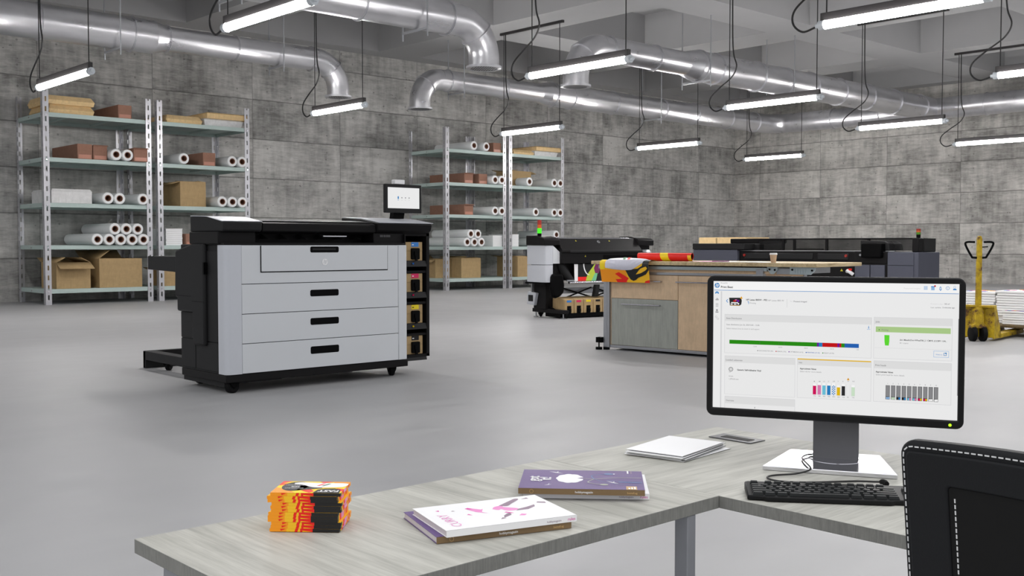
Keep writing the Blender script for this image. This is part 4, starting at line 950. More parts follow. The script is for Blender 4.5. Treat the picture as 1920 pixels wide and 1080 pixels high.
# screen layout of the dashboard: (kind, colour, x, z ...) in metres on the screen
UI = [
('r','white',-0.2651,0.2583,0.3972,0.4154,1),
('logo',-0.2572,0.4063,0.00575),
('t', 'soft', -0.2491, 0.4103, 'PrintOS', 0.00427, 0, 3, 0.0154),
('t', 'ink', -0.249, 0.4005, 'Print Beat', 0.0069, 0.02, 3, 0.0282),
('r','blue',-0.2643,0.2583,0.3948,0.3958,2),
('r','line',-0.2487,-0.2459,0.1215,0.3928,1),
('p','blue',[(-0.2617,0.387),(-0.2612,0.3908),(-0.2575,0.3927),(-0.2538,0.3909),(-0.2531,0.3868),(-0.2552,0.3868),(-0.2575,0.39),(-0.2595,0.387)],3),
('r','soft',-0.2605,-0.2588,0.3716,0.3747,3),
('r','soft',-0.2581,-0.2563,0.3717,0.3772,3),
('r','soft',-0.2556,-0.2539,0.3717,0.3754,3),
('r','soft',-0.2603,-0.2542,0.3632,0.3642,3),
('r','soft',-0.2603,-0.2541,0.3602,0.3612,3),
('r','soft',-0.2603,-0.2541,0.3573,0.3582,3),
('d','soft',-0.2573,0.3488,0.0023,3),
('r','soft',-0.2607,-0.2538,0.3433,0.3456,3),
('o','soft',-0.2591,0.3335,0.0023,3),
('o','soft',-0.2551,0.329,0.0023,3),
('t', 'line', 0.1478, 0.4041, 'Featured Insights', 0.00427, 0, 3, 0.0339),
('r','palebl',0.1885,0.1904,0.4086,0.4107,3),
('r','palebl',0.1885,0.1905,0.4059,0.4079,3),
('r','palebl',0.1885,0.1905,0.4031,0.4052,3),
('r','palebl',0.191,0.193,0.4087,0.4107,3),
('r','palebl',0.1911,0.193,0.4059,0.408,3),
('r','palebl',0.1911,0.1931,0.4031,0.4052,3),
('r','palebl',0.1936,0.1956,0.4087,0.4108,3),
('r','palebl',0.1937,0.1956,0.4059,0.408,3),
('r','palebl',0.1937,0.1957,0.4032,0.4052,3),
('r','palebl',0.203,0.21,0.4023,0.4097,3),
('r','blue',0.2026,0.2103,0.4092,0.4109,3.5),
('d','red',0.2107,0.4112,0.00184,4),
('p','blue',[(0.2189,0.4033),(0.2197,0.4052),(0.2199,0.4088),(0.2216,0.4107),(0.2233,0.4089),(0.2238,0.4052),(0.2246,0.4034)],3),
('p','white',[(0.2205,0.4045),(0.221,0.4079),(0.2217,0.4091),(0.2225,0.408),(0.2229,0.4045)],4),
('d','blue',0.2218,0.4022,0.00104,3),
('o','blue',0.236,0.407,0.00379,3),
('t', 'blue', 0.2348, 0.4047, '?', 0.00559, 0, 3, 0),
('o','blue',0.2499,0.4095,0.0023,3),
('p','blue',[(0.2462,0.4031),(0.2474,0.4063),(0.2527,0.4061),(0.254,0.403)],3),
('p','blue',[(-0.2329,0.3751),(-0.2317,0.3744),(-0.2347,0.3709),(-0.2316,0.3672),(-0.2328,0.3665),(-0.2365,0.3708)],3),
('p','ink',[(-0.2295,0.3781),(-0.2022,0.3786),(-0.2005,0.3715),(-0.2016,0.3635),(-0.2052,0.3601),(-0.2276,0.3602),(-0.2284,0.3685)],3),
('r','red',-0.2199,-0.2138,0.3694,0.3724,4),
('r','violet',-0.2114,-0.2065,0.369,0.3732,4),
('r','pinkish',-0.2163,-0.2114,0.3725,0.3744,4),
('r','white',-0.2248,-0.2089,0.366,0.3681,4),
('r','button',-0.226,-0.2211,0.362,0.3649,4),
('r','button',-0.2186,-0.2125,0.3622,0.365,4),
('r','white',-0.2101,-0.2065,0.3628,0.3659,4),
('r','amber',-0.2267,-0.2052,0.3606,0.3612,4),
('p','amber',[(-0.2046,0.3764),(-0.1983,0.3765),(-0.2015,0.3821)],5),
('t', 'ink', -0.1908, 0.3725, 'HP Latex 800W - PE2', 0.00542, 0.02, 3, 0.0478),
('t', 'soft', -0.1416, 0.3719, 'HP Latex 800 W', 0.00526, 0, 3, 0.0355),
('p','blue',[(-0.1876,0.3703),(-0.1845,0.3701),(-0.1844,0.3645),(-0.1854,0.3645),(-0.1856,0.3689),(-0.1876,0.3691)],3),
('t', 'soft', -0.1828, 0.3653, 'Printing', 0.0046, 0, 3, 0.0142),
('r','line',-0.0998,-0.0989,0.3583,0.3778,2),
('t', 'line', -0.0931, 0.3712, 'Site:', 0.0046, 0, 3, 0.0065),
('t', 'soft', -0.0852, 0.3709, 'Present-Imaged', 0.0046, 0.02, 3, 0.0294),
('t', 'line', 0.2023, 0.3713, 'Printed today:', 0.00427, 0, 3, 0.0247),
('t', 'soft', 0.2292, 0.3716, '105 m²', 0.00427, 0.02, 3, 0.0116),
('t', 'soft', 0.2025, 0.3637, 'Last update:', 0.00427, 0, 3, 0.0215),
('t', 'soft', 0.2261, 0.3639, '2 minutes ago', 0.00427, 0.02, 3, 0.0248),
('r','line',-0.2395,0.083,0.25,0.3402,1),
('r','card',-0.2387,0.0822,0.2508,0.3393,2),
('r','head',-0.2387,0.0822,0.3245,0.3393,2.5),
('t', 'grey', -0.2358, 0.329, 'State Distribution', 0.00526, 0.01, 3, 0.0357),
('t', 'soft', -0.2353, 0.3147, 'State distribution Jun 26, 2024 0:00 - 15:00', 0.0046, 0.01, 3, 0.0749),
('t', 'soft', -0.2353, 0.3057, 'Select relevant time to zoom in and export', 0.0046, 0, 3, 0.075),
('p','blue',[(0.0759,0.3216),(0.077,0.3216),(0.077,0.3176),(0.0783,0.3177),(0.0765,0.3155),(0.0747,0.3176),(0.0759,0.3176)],3),
('r','palebl',0.0729,0.0801,0.3135,0.3145,3),
('r','green',-0.228,-0.0329,0.272,0.2811,3),
('r','violet',-0.0329,-0.029,0.272,0.2811,3),
('r','azure',-0.029,-0.0213,0.272,0.2811,3),
('r','red',-0.0213,0.011,0.272,0.2811,3),
('r','violet',0.011,0.0153,0.272,0.2811,3),
('r','red',0.0153,0.0192,0.272,0.2811,3),
('r','green',0.0192,0.0263,0.272,0.2811,3),
('r','navy',0.0263,0.0564,0.272,0.2811,3),
('r','dkgreen',-0.1591,-0.1582,0.272,0.2811,3.5),
('r','dkgreen',-0.1169,-0.1161,0.272,0.2811,3.5),
('r','dkgreen',-0.1051,-0.1043,0.272,0.2811,3.5),
('t', 'soft', -0.1741, 0.2663, '12:00', 0.00361, 0, 3, 0.0084),
('t', 'soft', -0.1173, 0.2664, '04:00', 0.00361, 0, 3, 0.0083),
('t', 'soft', -0.0609, 0.2665, '08:00', 0.00361, 0, 3, 0.0081),
('t', 'soft', -0.0046, 0.2666, '08:30', 0.00361, 0, 3, 0.008),
('t', 'soft', 0.0505, 0.267, '1:00', 0.00361, 0, 3, 0.0056),
('d','grey',-0.1634,0.2582,0.00127,3),
('t', 'soft', -0.1609, 0.257, 'DISCONNECTED (0%)', 0.00361, 0.012, 3, 0.0318),
('d','red',-0.1224,0.258,0.00127,3),
('t', 'soft', -0.12, 0.2568, 'ERROR (13%)', 0.00361, 0.012, 3, 0.0198),
('d','violet',-0.0938,0.258,0.00127,3),
('t', 'soft', -0.0915, 0.2569, 'OPTIMIZING (4.1%)', 0.00361, 0.012, 3, 0.0288),
('d','navy',-0.0562,0.258,0.00127,3),
('t', 'navy', -0.0539, 0.2569, 'PRINTING (13.1%)', 0.00361, 0.012, 3, 0.0271),
('d','green',-0.0201,0.2581,0.00127,3),
('t', 'soft', -0.0178, 0.257, 'READY (69.9%)', 0.00361, 0.012, 3, 0.022),
('r','line',0.087,0.2468,0.2502,0.3415,1),
('r','card',0.0878,0.246,0.251,0.3407,2),
('r','head',0.0878,0.246,0.3256,0.3407,2.5),
('t', 'grey', 0.091, 0.3296, 'Jobs', 0.00526, 0.01, 3, 0.0086),
('r','lime',0.0913,0.2434,0.3088,0.3209,3),
('t', 'grey', 0.1034, 0.3123, 'Printing', 0.0046, 0.01, 4, 0.0138),
('d','green',0.0984,0.3138,0.00115,4),
('p','bright',[(0.1093,0.3026),(0.1198,0.3025),(0.1197,0.2889),(0.1186,0.2796),(0.1109,0.2797),(0.1097,0.2886)],3),
('t', 'ink', 0.141, 0.2913, '2in1-MetallicDot-WPeel708_2 / CMYK (CC0FF / UN...', 0.0046, 0.015, 3, 0.0952),
('t', 'soft', 0.1411, 0.2847, '8/1 copies', 0.00394, 0, 3, 0.0175),
('r','line',0.0895,0.2465,0.274,0.2745,3),
('r','palebl',0.21,0.2406,0.2576,0.2716,3),
('r','card',0.2108,0.2398,0.2584,0.2708,3.5),
('t', 'blue', 0.2144, 0.2622, 'History', 0.0046, 0, 4, 0.0133),
('r','azure',0.2301,0.2358,0.2615,0.2678,4),
('r','card',0.2311,0.2348,0.2625,0.2667,4.5),
('r','azure',0.2333,0.2361,0.2657,0.2683,5),
('r','line',-0.2387,-0.0797,0.1545,0.2441,1),
('r','card',-0.2379,-0.0805,0.1552,0.2433,2),
('r','head',-0.2379,-0.0805,0.2288,0.2433,2.5),
('t', 'grey', -0.2359, 0.2326, 'Loaded substrate', 0.00526, 0.01, 3, 0.0379),
('o','ink',-0.2241,0.2129,0.00506,3),
('o','ink',-0.2241,0.2129,0.00253,3),
('r','ink',-0.229,-0.224,0.206,0.2065,3),
('t', 'ink', -0.21, 0.2105, 'Generic Self-Adhesive Vinyl', 0.00526, 0.025, 3, 0.0544),
('t', 'soft', -0.2292, 0.1953, 'Width', 0.00427, 0, 3, 0.0103),
('t', 'soft', -0.2291, 0.1889, '1,370.50 mm', 0.00427, 0.01, 3, 0.0224),
('r','line',-0.0755,0.0834,0.1548,0.2432,1),
('r','card',-0.0747,0.0826,0.1556,0.2424,2),
('r','head',-0.0747,0.0826,0.2293,0.2424,2.5),
('r','gold',-0.0747,0.0826,0.2414,0.244,4),
('t', 'grey', -0.0721, 0.2332, 'Inks', 0.00493, 0.01, 3, 0.0076),
('t', 'ink', -0.0695, 0.2196, 'Approximate Values', 0.00493, 0.025, 3, 0.0357),
('t', 'soft', -0.0695, 0.2133, 'Select ink for more details', 0.0046, 0, 3, 0.0467),
('r','line',-0.0413,-0.0331,0.1638,0.1885,2.7),
('r','white',-0.0408,-0.0336,0.1641,0.1886,2.9),
('r','crimson',-0.0407,-0.0336,0.1641,0.1837,3),
('t', 'soft', -0.0392, 0.1923, 'M', 0.00361, 0.01, 3, 0),
('t', 'soft', -0.0395, 0.1595, '77%', 0.00329, 0.01, 3, 0),
('r','line',-0.031,-0.0228,0.164,0.1904,2.7),
('r','white',-0.0305,-0.0233,0.1643,0.1904,2.9),
('r','pinkish',-0.0305,-0.0233,0.1643,0.1856,3),
('t', 'soft', -0.0289, 0.1927, 'LM', 0.00361, 0.01, 3, 0),
('t', 'soft', -0.0292, 0.1597, '78%', 0.00329, 0.01, 3, 0),
('r','line',-0.0207,-0.0126,0.164,0.1901,2.7),
('r','white',-0.0203,-0.0131,0.1643,0.1902,2.9),
('r','sky',-0.0202,-0.0131,0.1643,0.1854,3),
('t', 'soft', -0.0187, 0.1932, 'LC', 0.00361, 0.01, 3, 0),
('t', 'soft', -0.019, 0.1597, '78%', 0.00329, 0.01, 3, 0),
('r','line',-0.0104,-0.0023,0.1641,0.1904,2.7),
('r','white',-0.0099,-0.0027,0.1644,0.1904,2.9),
('r','azure',-0.0099,-0.0027,0.1644,0.1856,3),
('t', 'soft', -0.0083, 0.1937, 'C', 0.00361, 0.01, 3, 0),
('t', 'soft', -0.0086, 0.1598, '78%', 0.00329, 0.01, 3, 0),
('r','line',-0.0001,0.008,0.1642,0.1911,2.7),
('r','white',0.0004,0.0076,0.1646,0.1911,2.9),
('r','palebl',0.0004,0.0076,0.1646,0.1864,3),
('r','white',0.0004,0.0028,0.184,0.1864,3.4),
('r','azure',0.0005,0.0028,0.1816,0.1839,3.3),
('r','white',0.0005,0.0028,0.1791,0.1815,3.4),
('r','azure',0.0005,0.0028,0.1767,0.179,3.3),
('r','white',0.0006,0.0029,0.1742,0.1766,3.4),
('r','azure',0.0006,0.0029,0.1718,0.1741,3.3),
('r','white',0.0006,0.0029,0.1693,0.1716,3.4),
('r','azure',0.0006,0.003,0.1669,0.1692,3.3),
('r','white',0.0007,0.003,0.1644,0.1667,3.4),
('r','azure',0.0027,0.005,0.1841,0.1865,3.3),
('r','white',0.0028,0.0051,0.1817,0.184,3.4),
('r','azure',0.0028,0.0051,0.1792,0.1816,3.3),
('r','white',0.0028,0.0051,0.1768,0.1791,3.4),
('r','azure',0.0028,0.0052,0.1743,0.1767,3.3),
('r','white',0.0029,0.0052,0.1719,0.1742,3.4),
('r','azure',0.0029,0.0052,0.1694,0.1718,3.3),
('r','white',0.0029,0.0052,0.167,0.1693,3.4),
('r','azure',0.003,0.0053,0.1645,0.1669,3.3),
('r','white',0.005,0.0073,0.1842,0.1866,3.4),
('r','azure',0.005,0.0074,0.1818,0.1841,3.3),
('r','white',0.0051,0.0074,0.1793,0.1817,3.4),
('r','azure',0.0051,0.0074,0.1769,0.1792,3.3),
('r','white',0.0051,0.0074,0.1744,0.1768,3.4),
('r','azure',0.0052,0.0075,0.172,0.1743,3.3),
('r','white',0.0052,0.0075,0.1695,0.1719,3.4),
('r','azure',0.0052,0.0075,0.1671,0.1694,3.3),
('r','white',0.0052,0.0076,0.1646,0.167,3.4),
('t', 'soft', 0.002, 0.1942, 'OP', 0.00361, 0.01, 3, 0),
('t', 'soft', 0.0017, 0.16, '80%', 0.00329, 0.01, 3, 0),
('r','line',0.0104,0.0184,0.1641,0.1873,2.7),
('r','white',0.0108,0.0179,0.1644,0.1873,2.9),
('r','mustard',0.0109,0.0179,0.1644,0.1826,3),
('t', 'soft', 0.0123, 0.1947, 'Y', 0.00361, 0.01, 3, 0),
('t', 'soft', 0.0121, 0.1598, '58%', 0.00329, 0.01, 3, 0),
('r','line',0.0207,0.0287,0.1643,0.1905,2.7),
('r','white',0.0211,0.0283,0.1646,0.1905,2.9),
('r','ink',0.0212,0.0283,0.1646,0.1857,3),
('t', 'soft', 0.0227, 0.1952, 'K', 0.00361, 0.01, 3, 0),
('t', 'soft', 0.0224, 0.16, '75%', 0.00329, 0.01, 3, 0),
('r','line',0.031,0.039,0.1647,0.1901,2.7),
('r','white',0.0315,0.0386,0.165,0.1901,2.9),
('r','card',0.0315,0.0386,0.165,0.1901,3),
('t', 'soft', 0.033, 0.1957, 'W', 0.00361, 0.01, 3, 0),
('t', 'soft', 0.0327, 0.1604, '0%', 0.00329, 0.01, 3, 0),
('r','line',0.0414,0.0494,0.1644,0.189,2.7),
('r','white',0.0419,0.049,0.1647,0.189,2.9),
('r','mint',0.042,0.049,0.1647,0.1842,3),
('t', 'soft', 0.0434, 0.1962, 'OC', 0.00361, 0.01, 3, 0),
('t', 'soft', 0.0432, 0.1601, '77%', 0.00329, 0.01, 3, 0),
('p','amber',[(0.0319,0.1994),(0.0378,0.1995),(0.0348,0.2051)],3),
('r','ink',0.0344,0.0353,0.201,0.2029,4),
('r','line',0.0879,0.2465,0.1551,0.2456,1),
('r','card',0.0887,0.2457,0.1559,0.2448,2),
('r','head',0.0887,0.2457,0.229,0.2448,2.5),
('t', 'grey', 0.0912, 0.2338, 'Print heads', 0.00559, 0.01, 3, 0.0225),
('t', 'ink', 0.0925, 0.2195, 'Approximate Values', 0.00493, 0.025, 3, 0.0359),
('t', 'soft', 0.0925, 0.2134, 'Select print head for more details', 0.0046, 0, 3, 0.0592),
('r','ink',0.1135,0.1223,0.1612,0.1922,2.8),
('r','grey',0.1142,0.1216,0.1675,0.1916,3),
('r','palebl',0.1145,0.1179,0.1617,0.1664,3),
('r','palebl',0.1183,0.1217,0.1619,0.1666,3),
('t', 'soft', 0.1167, 0.1952, '1', 0.00361, 0.01, 3, 0),
('r','ink',0.1246,0.1334,0.1612,0.1923,2.8),
('r','grey',0.1253,0.1326,0.1675,0.1916,3),
('r','mint',0.1256,0.129,0.1616,0.1664,3),
('r','mint',0.1294,0.1327,0.1618,0.1666,3),
('t', 'soft', 0.1278, 0.1953, '2', 0.00361, 0.01, 3, 0),
('r','ink',0.1356,0.1444,0.1612,0.1923,2.8),
('r','grey',0.1363,0.1437,0.1674,0.1917,3),
('r','ink',0.1367,0.14,0.1616,0.1664,3),
('r','azure',0.1404,0.1437,0.1618,0.1666,3),
('t', 'soft', 0.1388, 0.1953, '3', 0.00361, 0.01, 3, 0),
('r','ink',0.1466,0.1554,0.1611,0.1924,2.8),
('r','grey',0.1473,0.1546,0.1674,0.1917,3),
('r','ink',0.1477,0.151,0.1616,0.1663,3),
('r','azure',0.1514,0.1547,0.1618,0.1665,3),
('t', 'soft', 0.1498, 0.1953, '4', 0.00361, 0.01, 3, 0),
('r','ink',0.1576,0.1663,0.1611,0.1924,2.8),
('r','grey',0.1583,0.1656,0.1674,0.1918,3),
('r','sky',0.1586,0.162,0.1616,0.1663,3),
('r','pinkish',0.1623,0.1657,0.1618,0.1665,3),
('t', 'soft', 0.1607, 0.1954, '5', 0.00361, 0.01, 3, 0),
('r','ink',0.1685,0.1772,0.1611,0.1925,2.8),
('r','grey',0.1692,0.1765,0.1674,0.1918,3),
('r','sky',0.1696,0.1729,0.1616,0.1663,3),
('r','pinkish',0.1732,0.1766,0.1618,0.1665,3),
('t', 'soft', 0.1716, 0.1954, '6', 0.00361, 0.01, 3, 0),
('r','ink',0.1794,0.1881,0.1611,0.1925,2.8),
('r','grey',0.1801,0.1873,0.1673,0.1919,3),
('r','crimson',0.1804,0.1838,0.1616,0.1663,3),
('r','mustard',0.1841,0.1874,0.1618,0.1665,3),
('t', 'soft', 0.1825, 0.1955, '7', 0.00361, 0.01, 3, 0),
('r','ink',0.1903,0.1989,0.1611,0.1926,2.8),
('r','grey',0.1909,0.1982,0.1673,0.1919,3),
('r','crimson',0.1913,0.1946,0.1615,0.1662,3),
('r','mustard',0.1949,0.1982,0.1617,0.1664,3),
('t', 'soft', 0.1933, 0.1955, '8', 0.00361, 0.01, 3, 0),
('r','ink',0.2011,0.2097,0.1611,0.1926,2.8),
('r','grey',0.2017,0.209,0.1673,0.1919,3),
('r','white',0.2021,0.2054,0.1615,0.1662,3),
('r','white',0.2057,0.209,0.1617,0.1664,3),
('t', 'soft', 0.2041, 0.1955, '9', 0.00361, 0.01, 3, 0),
('r','ink',0.2118,0.2204,0.161,0.1927,2.8),
('r','grey',0.2125,0.2197,0.1673,0.192,3),
('r','white',0.2129,0.2162,0.1615,0.1662,3),
('r','white',0.2165,0.2198,0.1617,0.1664,3),
('t', 'soft', 0.2139, 0.1955, '10', 0.00361, 0.01, 3, 0),
('r','grey',0.2581,0.2614,0.1767,0.3416,2),
('r','line',-0.238,-0.0795,0.1201,0.1504,1),
('r','card',-0.2372,-0.0803,0.1208,0.1496,2),
('r','head',-0.2372,-0.0803,0.1335,0.1496,2.5),
('t', 'grey', -0.2351, 0.1385, 'Overview', 0.00526, 0.01, 3, 0.0186),
('r','ink',-0.174,-0.1434,0.1248,0.1248,3),
('r','ink',-0.1695,-0.1685,0.1249,0.1283,3)]
# ================================================================== L-shaped desk in the foreground
def ring(mb, outer, inner, a, b, axis, mi=0, M=None):
    """frame between two loops with the same number of points, extruded a..b along axis"""
    n = len(outer)
    def pt(p, h): q = [p[0], p[1]]; q.insert(axis, h); return tuple(q)
    vs = [pt(p, a) for p in outer] + [pt(p, a) for p in inner] + [pt(p, b) for p in outer] + [pt(p, b) for p in inner]
    fs = []
    for i in range(n):
        j = (i + 1) % n
        fs += [(i, j, n + j, n + i), (2 * n + i, 3 * n + i, 3 * n + j, 2 * n + j), (i, 2 * n + i, 2 * n + j, j), (n + i, n + j, 3 * n + j, 3 * n + i)]
    return mb.add(vs, fs, mi, M)
DZT = .75
t = thing('corner_desk', 'L-shaped foreground desk with pale grey wood top', 'desk', (0, 0, 0))
def worktop(x0, x1, y0, y1, m):
    mb = MB().box(x0, x1, y0, y1, DZT - .0248, DZT); mb.mi = [1, 1, 1, 1, 1, 0]
    for i, f in enumerate(mb.f):
        zs = [mb.v[k][2] for k in f]
        mb.mi[i] = 0 if min(zs) > DZT - .001 else 1
    return mb.build('worktop', [m, 'desk_edge'], t, bevel=.0008, seg=1)
worktop(.729, 1.7156, 1.258, 1.745, 'desk_wood_y'); worktop(1.7164, 2.366, .05, 1.745, 'desk_wood_x')
for x0, x1, y0, y1 in ((1.619, 1.645, 1.261, 1.293), (2.30, 2.335, .09, .13), (1.75, 1.785, .09, .13)):
    MB().box(x0, x1, y0, y1, 0, DZT - .025).build('leg', 'leg_grey', t, bevel=.002)
MB().prism([(1.575, .725), (1.645, .725), (1.700, 0), (1.668, 0)], .735, .765, 0).build('leg', 'leg_grey', t, bevel=.002)
MB().prism([(1.36, .725), (1.43, .725), (1.335, 0), (1.303, 0)], .735, .765, 0).build('leg', 'leg_grey', t, bevel=.002)
g = thing('cable_grommet', 'dark rectangular cable flap let into the far corner of the desk', 'cable outlet', (2.252, 1.598, DZT + .0008))
MB().box(-.032, .033, -.064, .065, 0, .0022).build('flap', 'neck_grey', g, bevel=.0006)
MB().box(-.014, .012, -.046, .040, .0022, .003).build('slot', 'jet', g)

# ---- booklets
BK = DZT + .001
bw, bd, bh = .123, .088, .0056
bmats = ['print_amber', 'print_orange', 'print_red', 'print_black', 'print_yellow', 'white', 'mag_pink', 'print_green']
def booklet_body(top):
    mb = MB()
    def strip_(axis_pts, c): pass
    # cover wrap bands along the spine side (front) and the right side
    mb.box(.0006, bw - .0006, .0006, bd - .0006, 0, bh, 0)
    segs = [(0, .030, 1), (.030, .046, 0), (.046, .054, 0), (.054, .076, 2), (.076, bw, 3)]
    for a, b, c in segs: mb.add([(a, 0, 0), (b, 0, 0), (b, 0, bh), (a, 0, bh)], [(0, 1, 2, 3)], c)
    mb.add([(.020, -.0002, .0016), (.026, -.0002, .0040), (.028, -.0002, .0052), (.019, -.0002, .0050)], [(0, 1, 2, 3)], 2)
    mb.add([(.044, -.0002, 0), (.049, -.0002, 0), (.051, -.0002, bh), (.046, -.0002, bh)], [(0, 1, 2, 3)], 2)
    mb.add([(.058, -.0002, .0006), (.075, -.0002, .0006), (.058, -.0002, .0022)], [(0, 1, 2)], 4)
    for a, b, c in ((0, .010, 3), (.010, .016, 4), (.016, .030, 2), (.030, .050, 6), (.050, .066, 1), (.066, .074, 2), (.074, bd, 1)):
        mb.add([(bw, a, 0), (bw, b, 0), (bw, b, bh), (bw, a, bh)], [(0, 1, 2, 3)], c)
    if top:
        e = bh
        def P(pts, c, l): mb.add([(x * bw, y * bd, e + .00015 * l) for x, y in pts], [tuple(range(len(pts)))], c)
        P([(0, 0), (1, 0), (1, 1), (0, 1)], 4, 1)
        P([(0, 0), (.35, 0), (.2, .3), (0, .45)], 1, 2); P([(0, .62), (.18, .80), (.02, .80), (.14, 1), (0, 1)], 2, 2); P([(.55, .98), (.62, .86), (.78, .98), (.66, 1)], 2, 2)
        P([(.8, .84), (1, .7), (1, 1), (.74, 1)], 1, 2); P([(.40, .20), (.55, .02), (.60, .14), (.52, .34)], 2, 2); P([(.80, .30), (1, .16), (1, .36), (.9, .42)], 2, 2)
        P(circ(.26, .56, .19, 28, .40), 3, 3); P([(.30, .92), (.56, .88), (.68, .40), (.34, .2)], 3, 3)
        P(smooth2([(.20, .84), (.30, .90), (.60, .86), (.97, .84), (.985, .60), (.90, .50), (.62, .46), (.48, .52), (.34, .70), (.22, .74)]), 5, 4)
        P([(.56, .60), (.60, .60), (.67, .80), (.63, .80)], 2, 5); P([(.63, .58), (.67, .58), (.75, .80), (.71, .80)], 7, 5)
        P([(.60, 0), (.985, 0), (.96, .30), (.86, .40), (.72, .38), (.63, .28)], 3, 4)
        mb.text('FAST', .0165, T(bw * .955, bd * .22, e + .0009, rz=PI), 5, 'LEFT', .03)
        for s, yy, q in (('INTRODUCTORY', .66, .0052), ('20%', .54, .010), ('DISCOUNT', .40, .0066)): mb.text(s, q, T(bw * .27, bd * yy, e + .0009, rz=PI), 5, 'CENTER', .015)
    return mb
def smooth2(pts):
    return [(p[0], p[1]) for p in smooth_path([(x, y, 0) for x, y in pts] + [(*pts[0], 0)], 5)][:-1]
rb = rad(-45.7); jit = [.0, .0, .006, .004, .009, .008, .002, .004, .012, .011, .005, .006]
NUM = ['lowest', 'second', 'third', 'fourth', 'fifth', 'sixth', 'seventh', 'eighth', 'ninth', 'tenth', 'eleventh', 'topmost']
plain = None
for i in range(12):
    s = [.000, .002, .003, -.003, -.003, -.002, .003, .002, .004, -.003, -.004, .002][i]
    lab = ('topmost orange and black booklet, its printed cover in full view' if i == 11 else '%s booklet of the orange stack%s' % (NUM[i], ', directly on the desk' if i == 0 else ', counted from the desk'))
    x = .918 + math.cos(rb) * s + .002; y = 1.627 + math.sin(rb) * s; z = BK + i * (bh + .0001)
    if i in (0, 11):
        b = thing('booklet', lab, 'booklet', (x, y, z), rb + s, 'stack of orange booklets')
        booklet_body(i == 11).build('printed_cover' if i == 11 else 'cover', bmats, b, smooth=False)
        if i == 0: plain = b
    else: dup(plain, (x, y, z), rb + s * 2, lab)

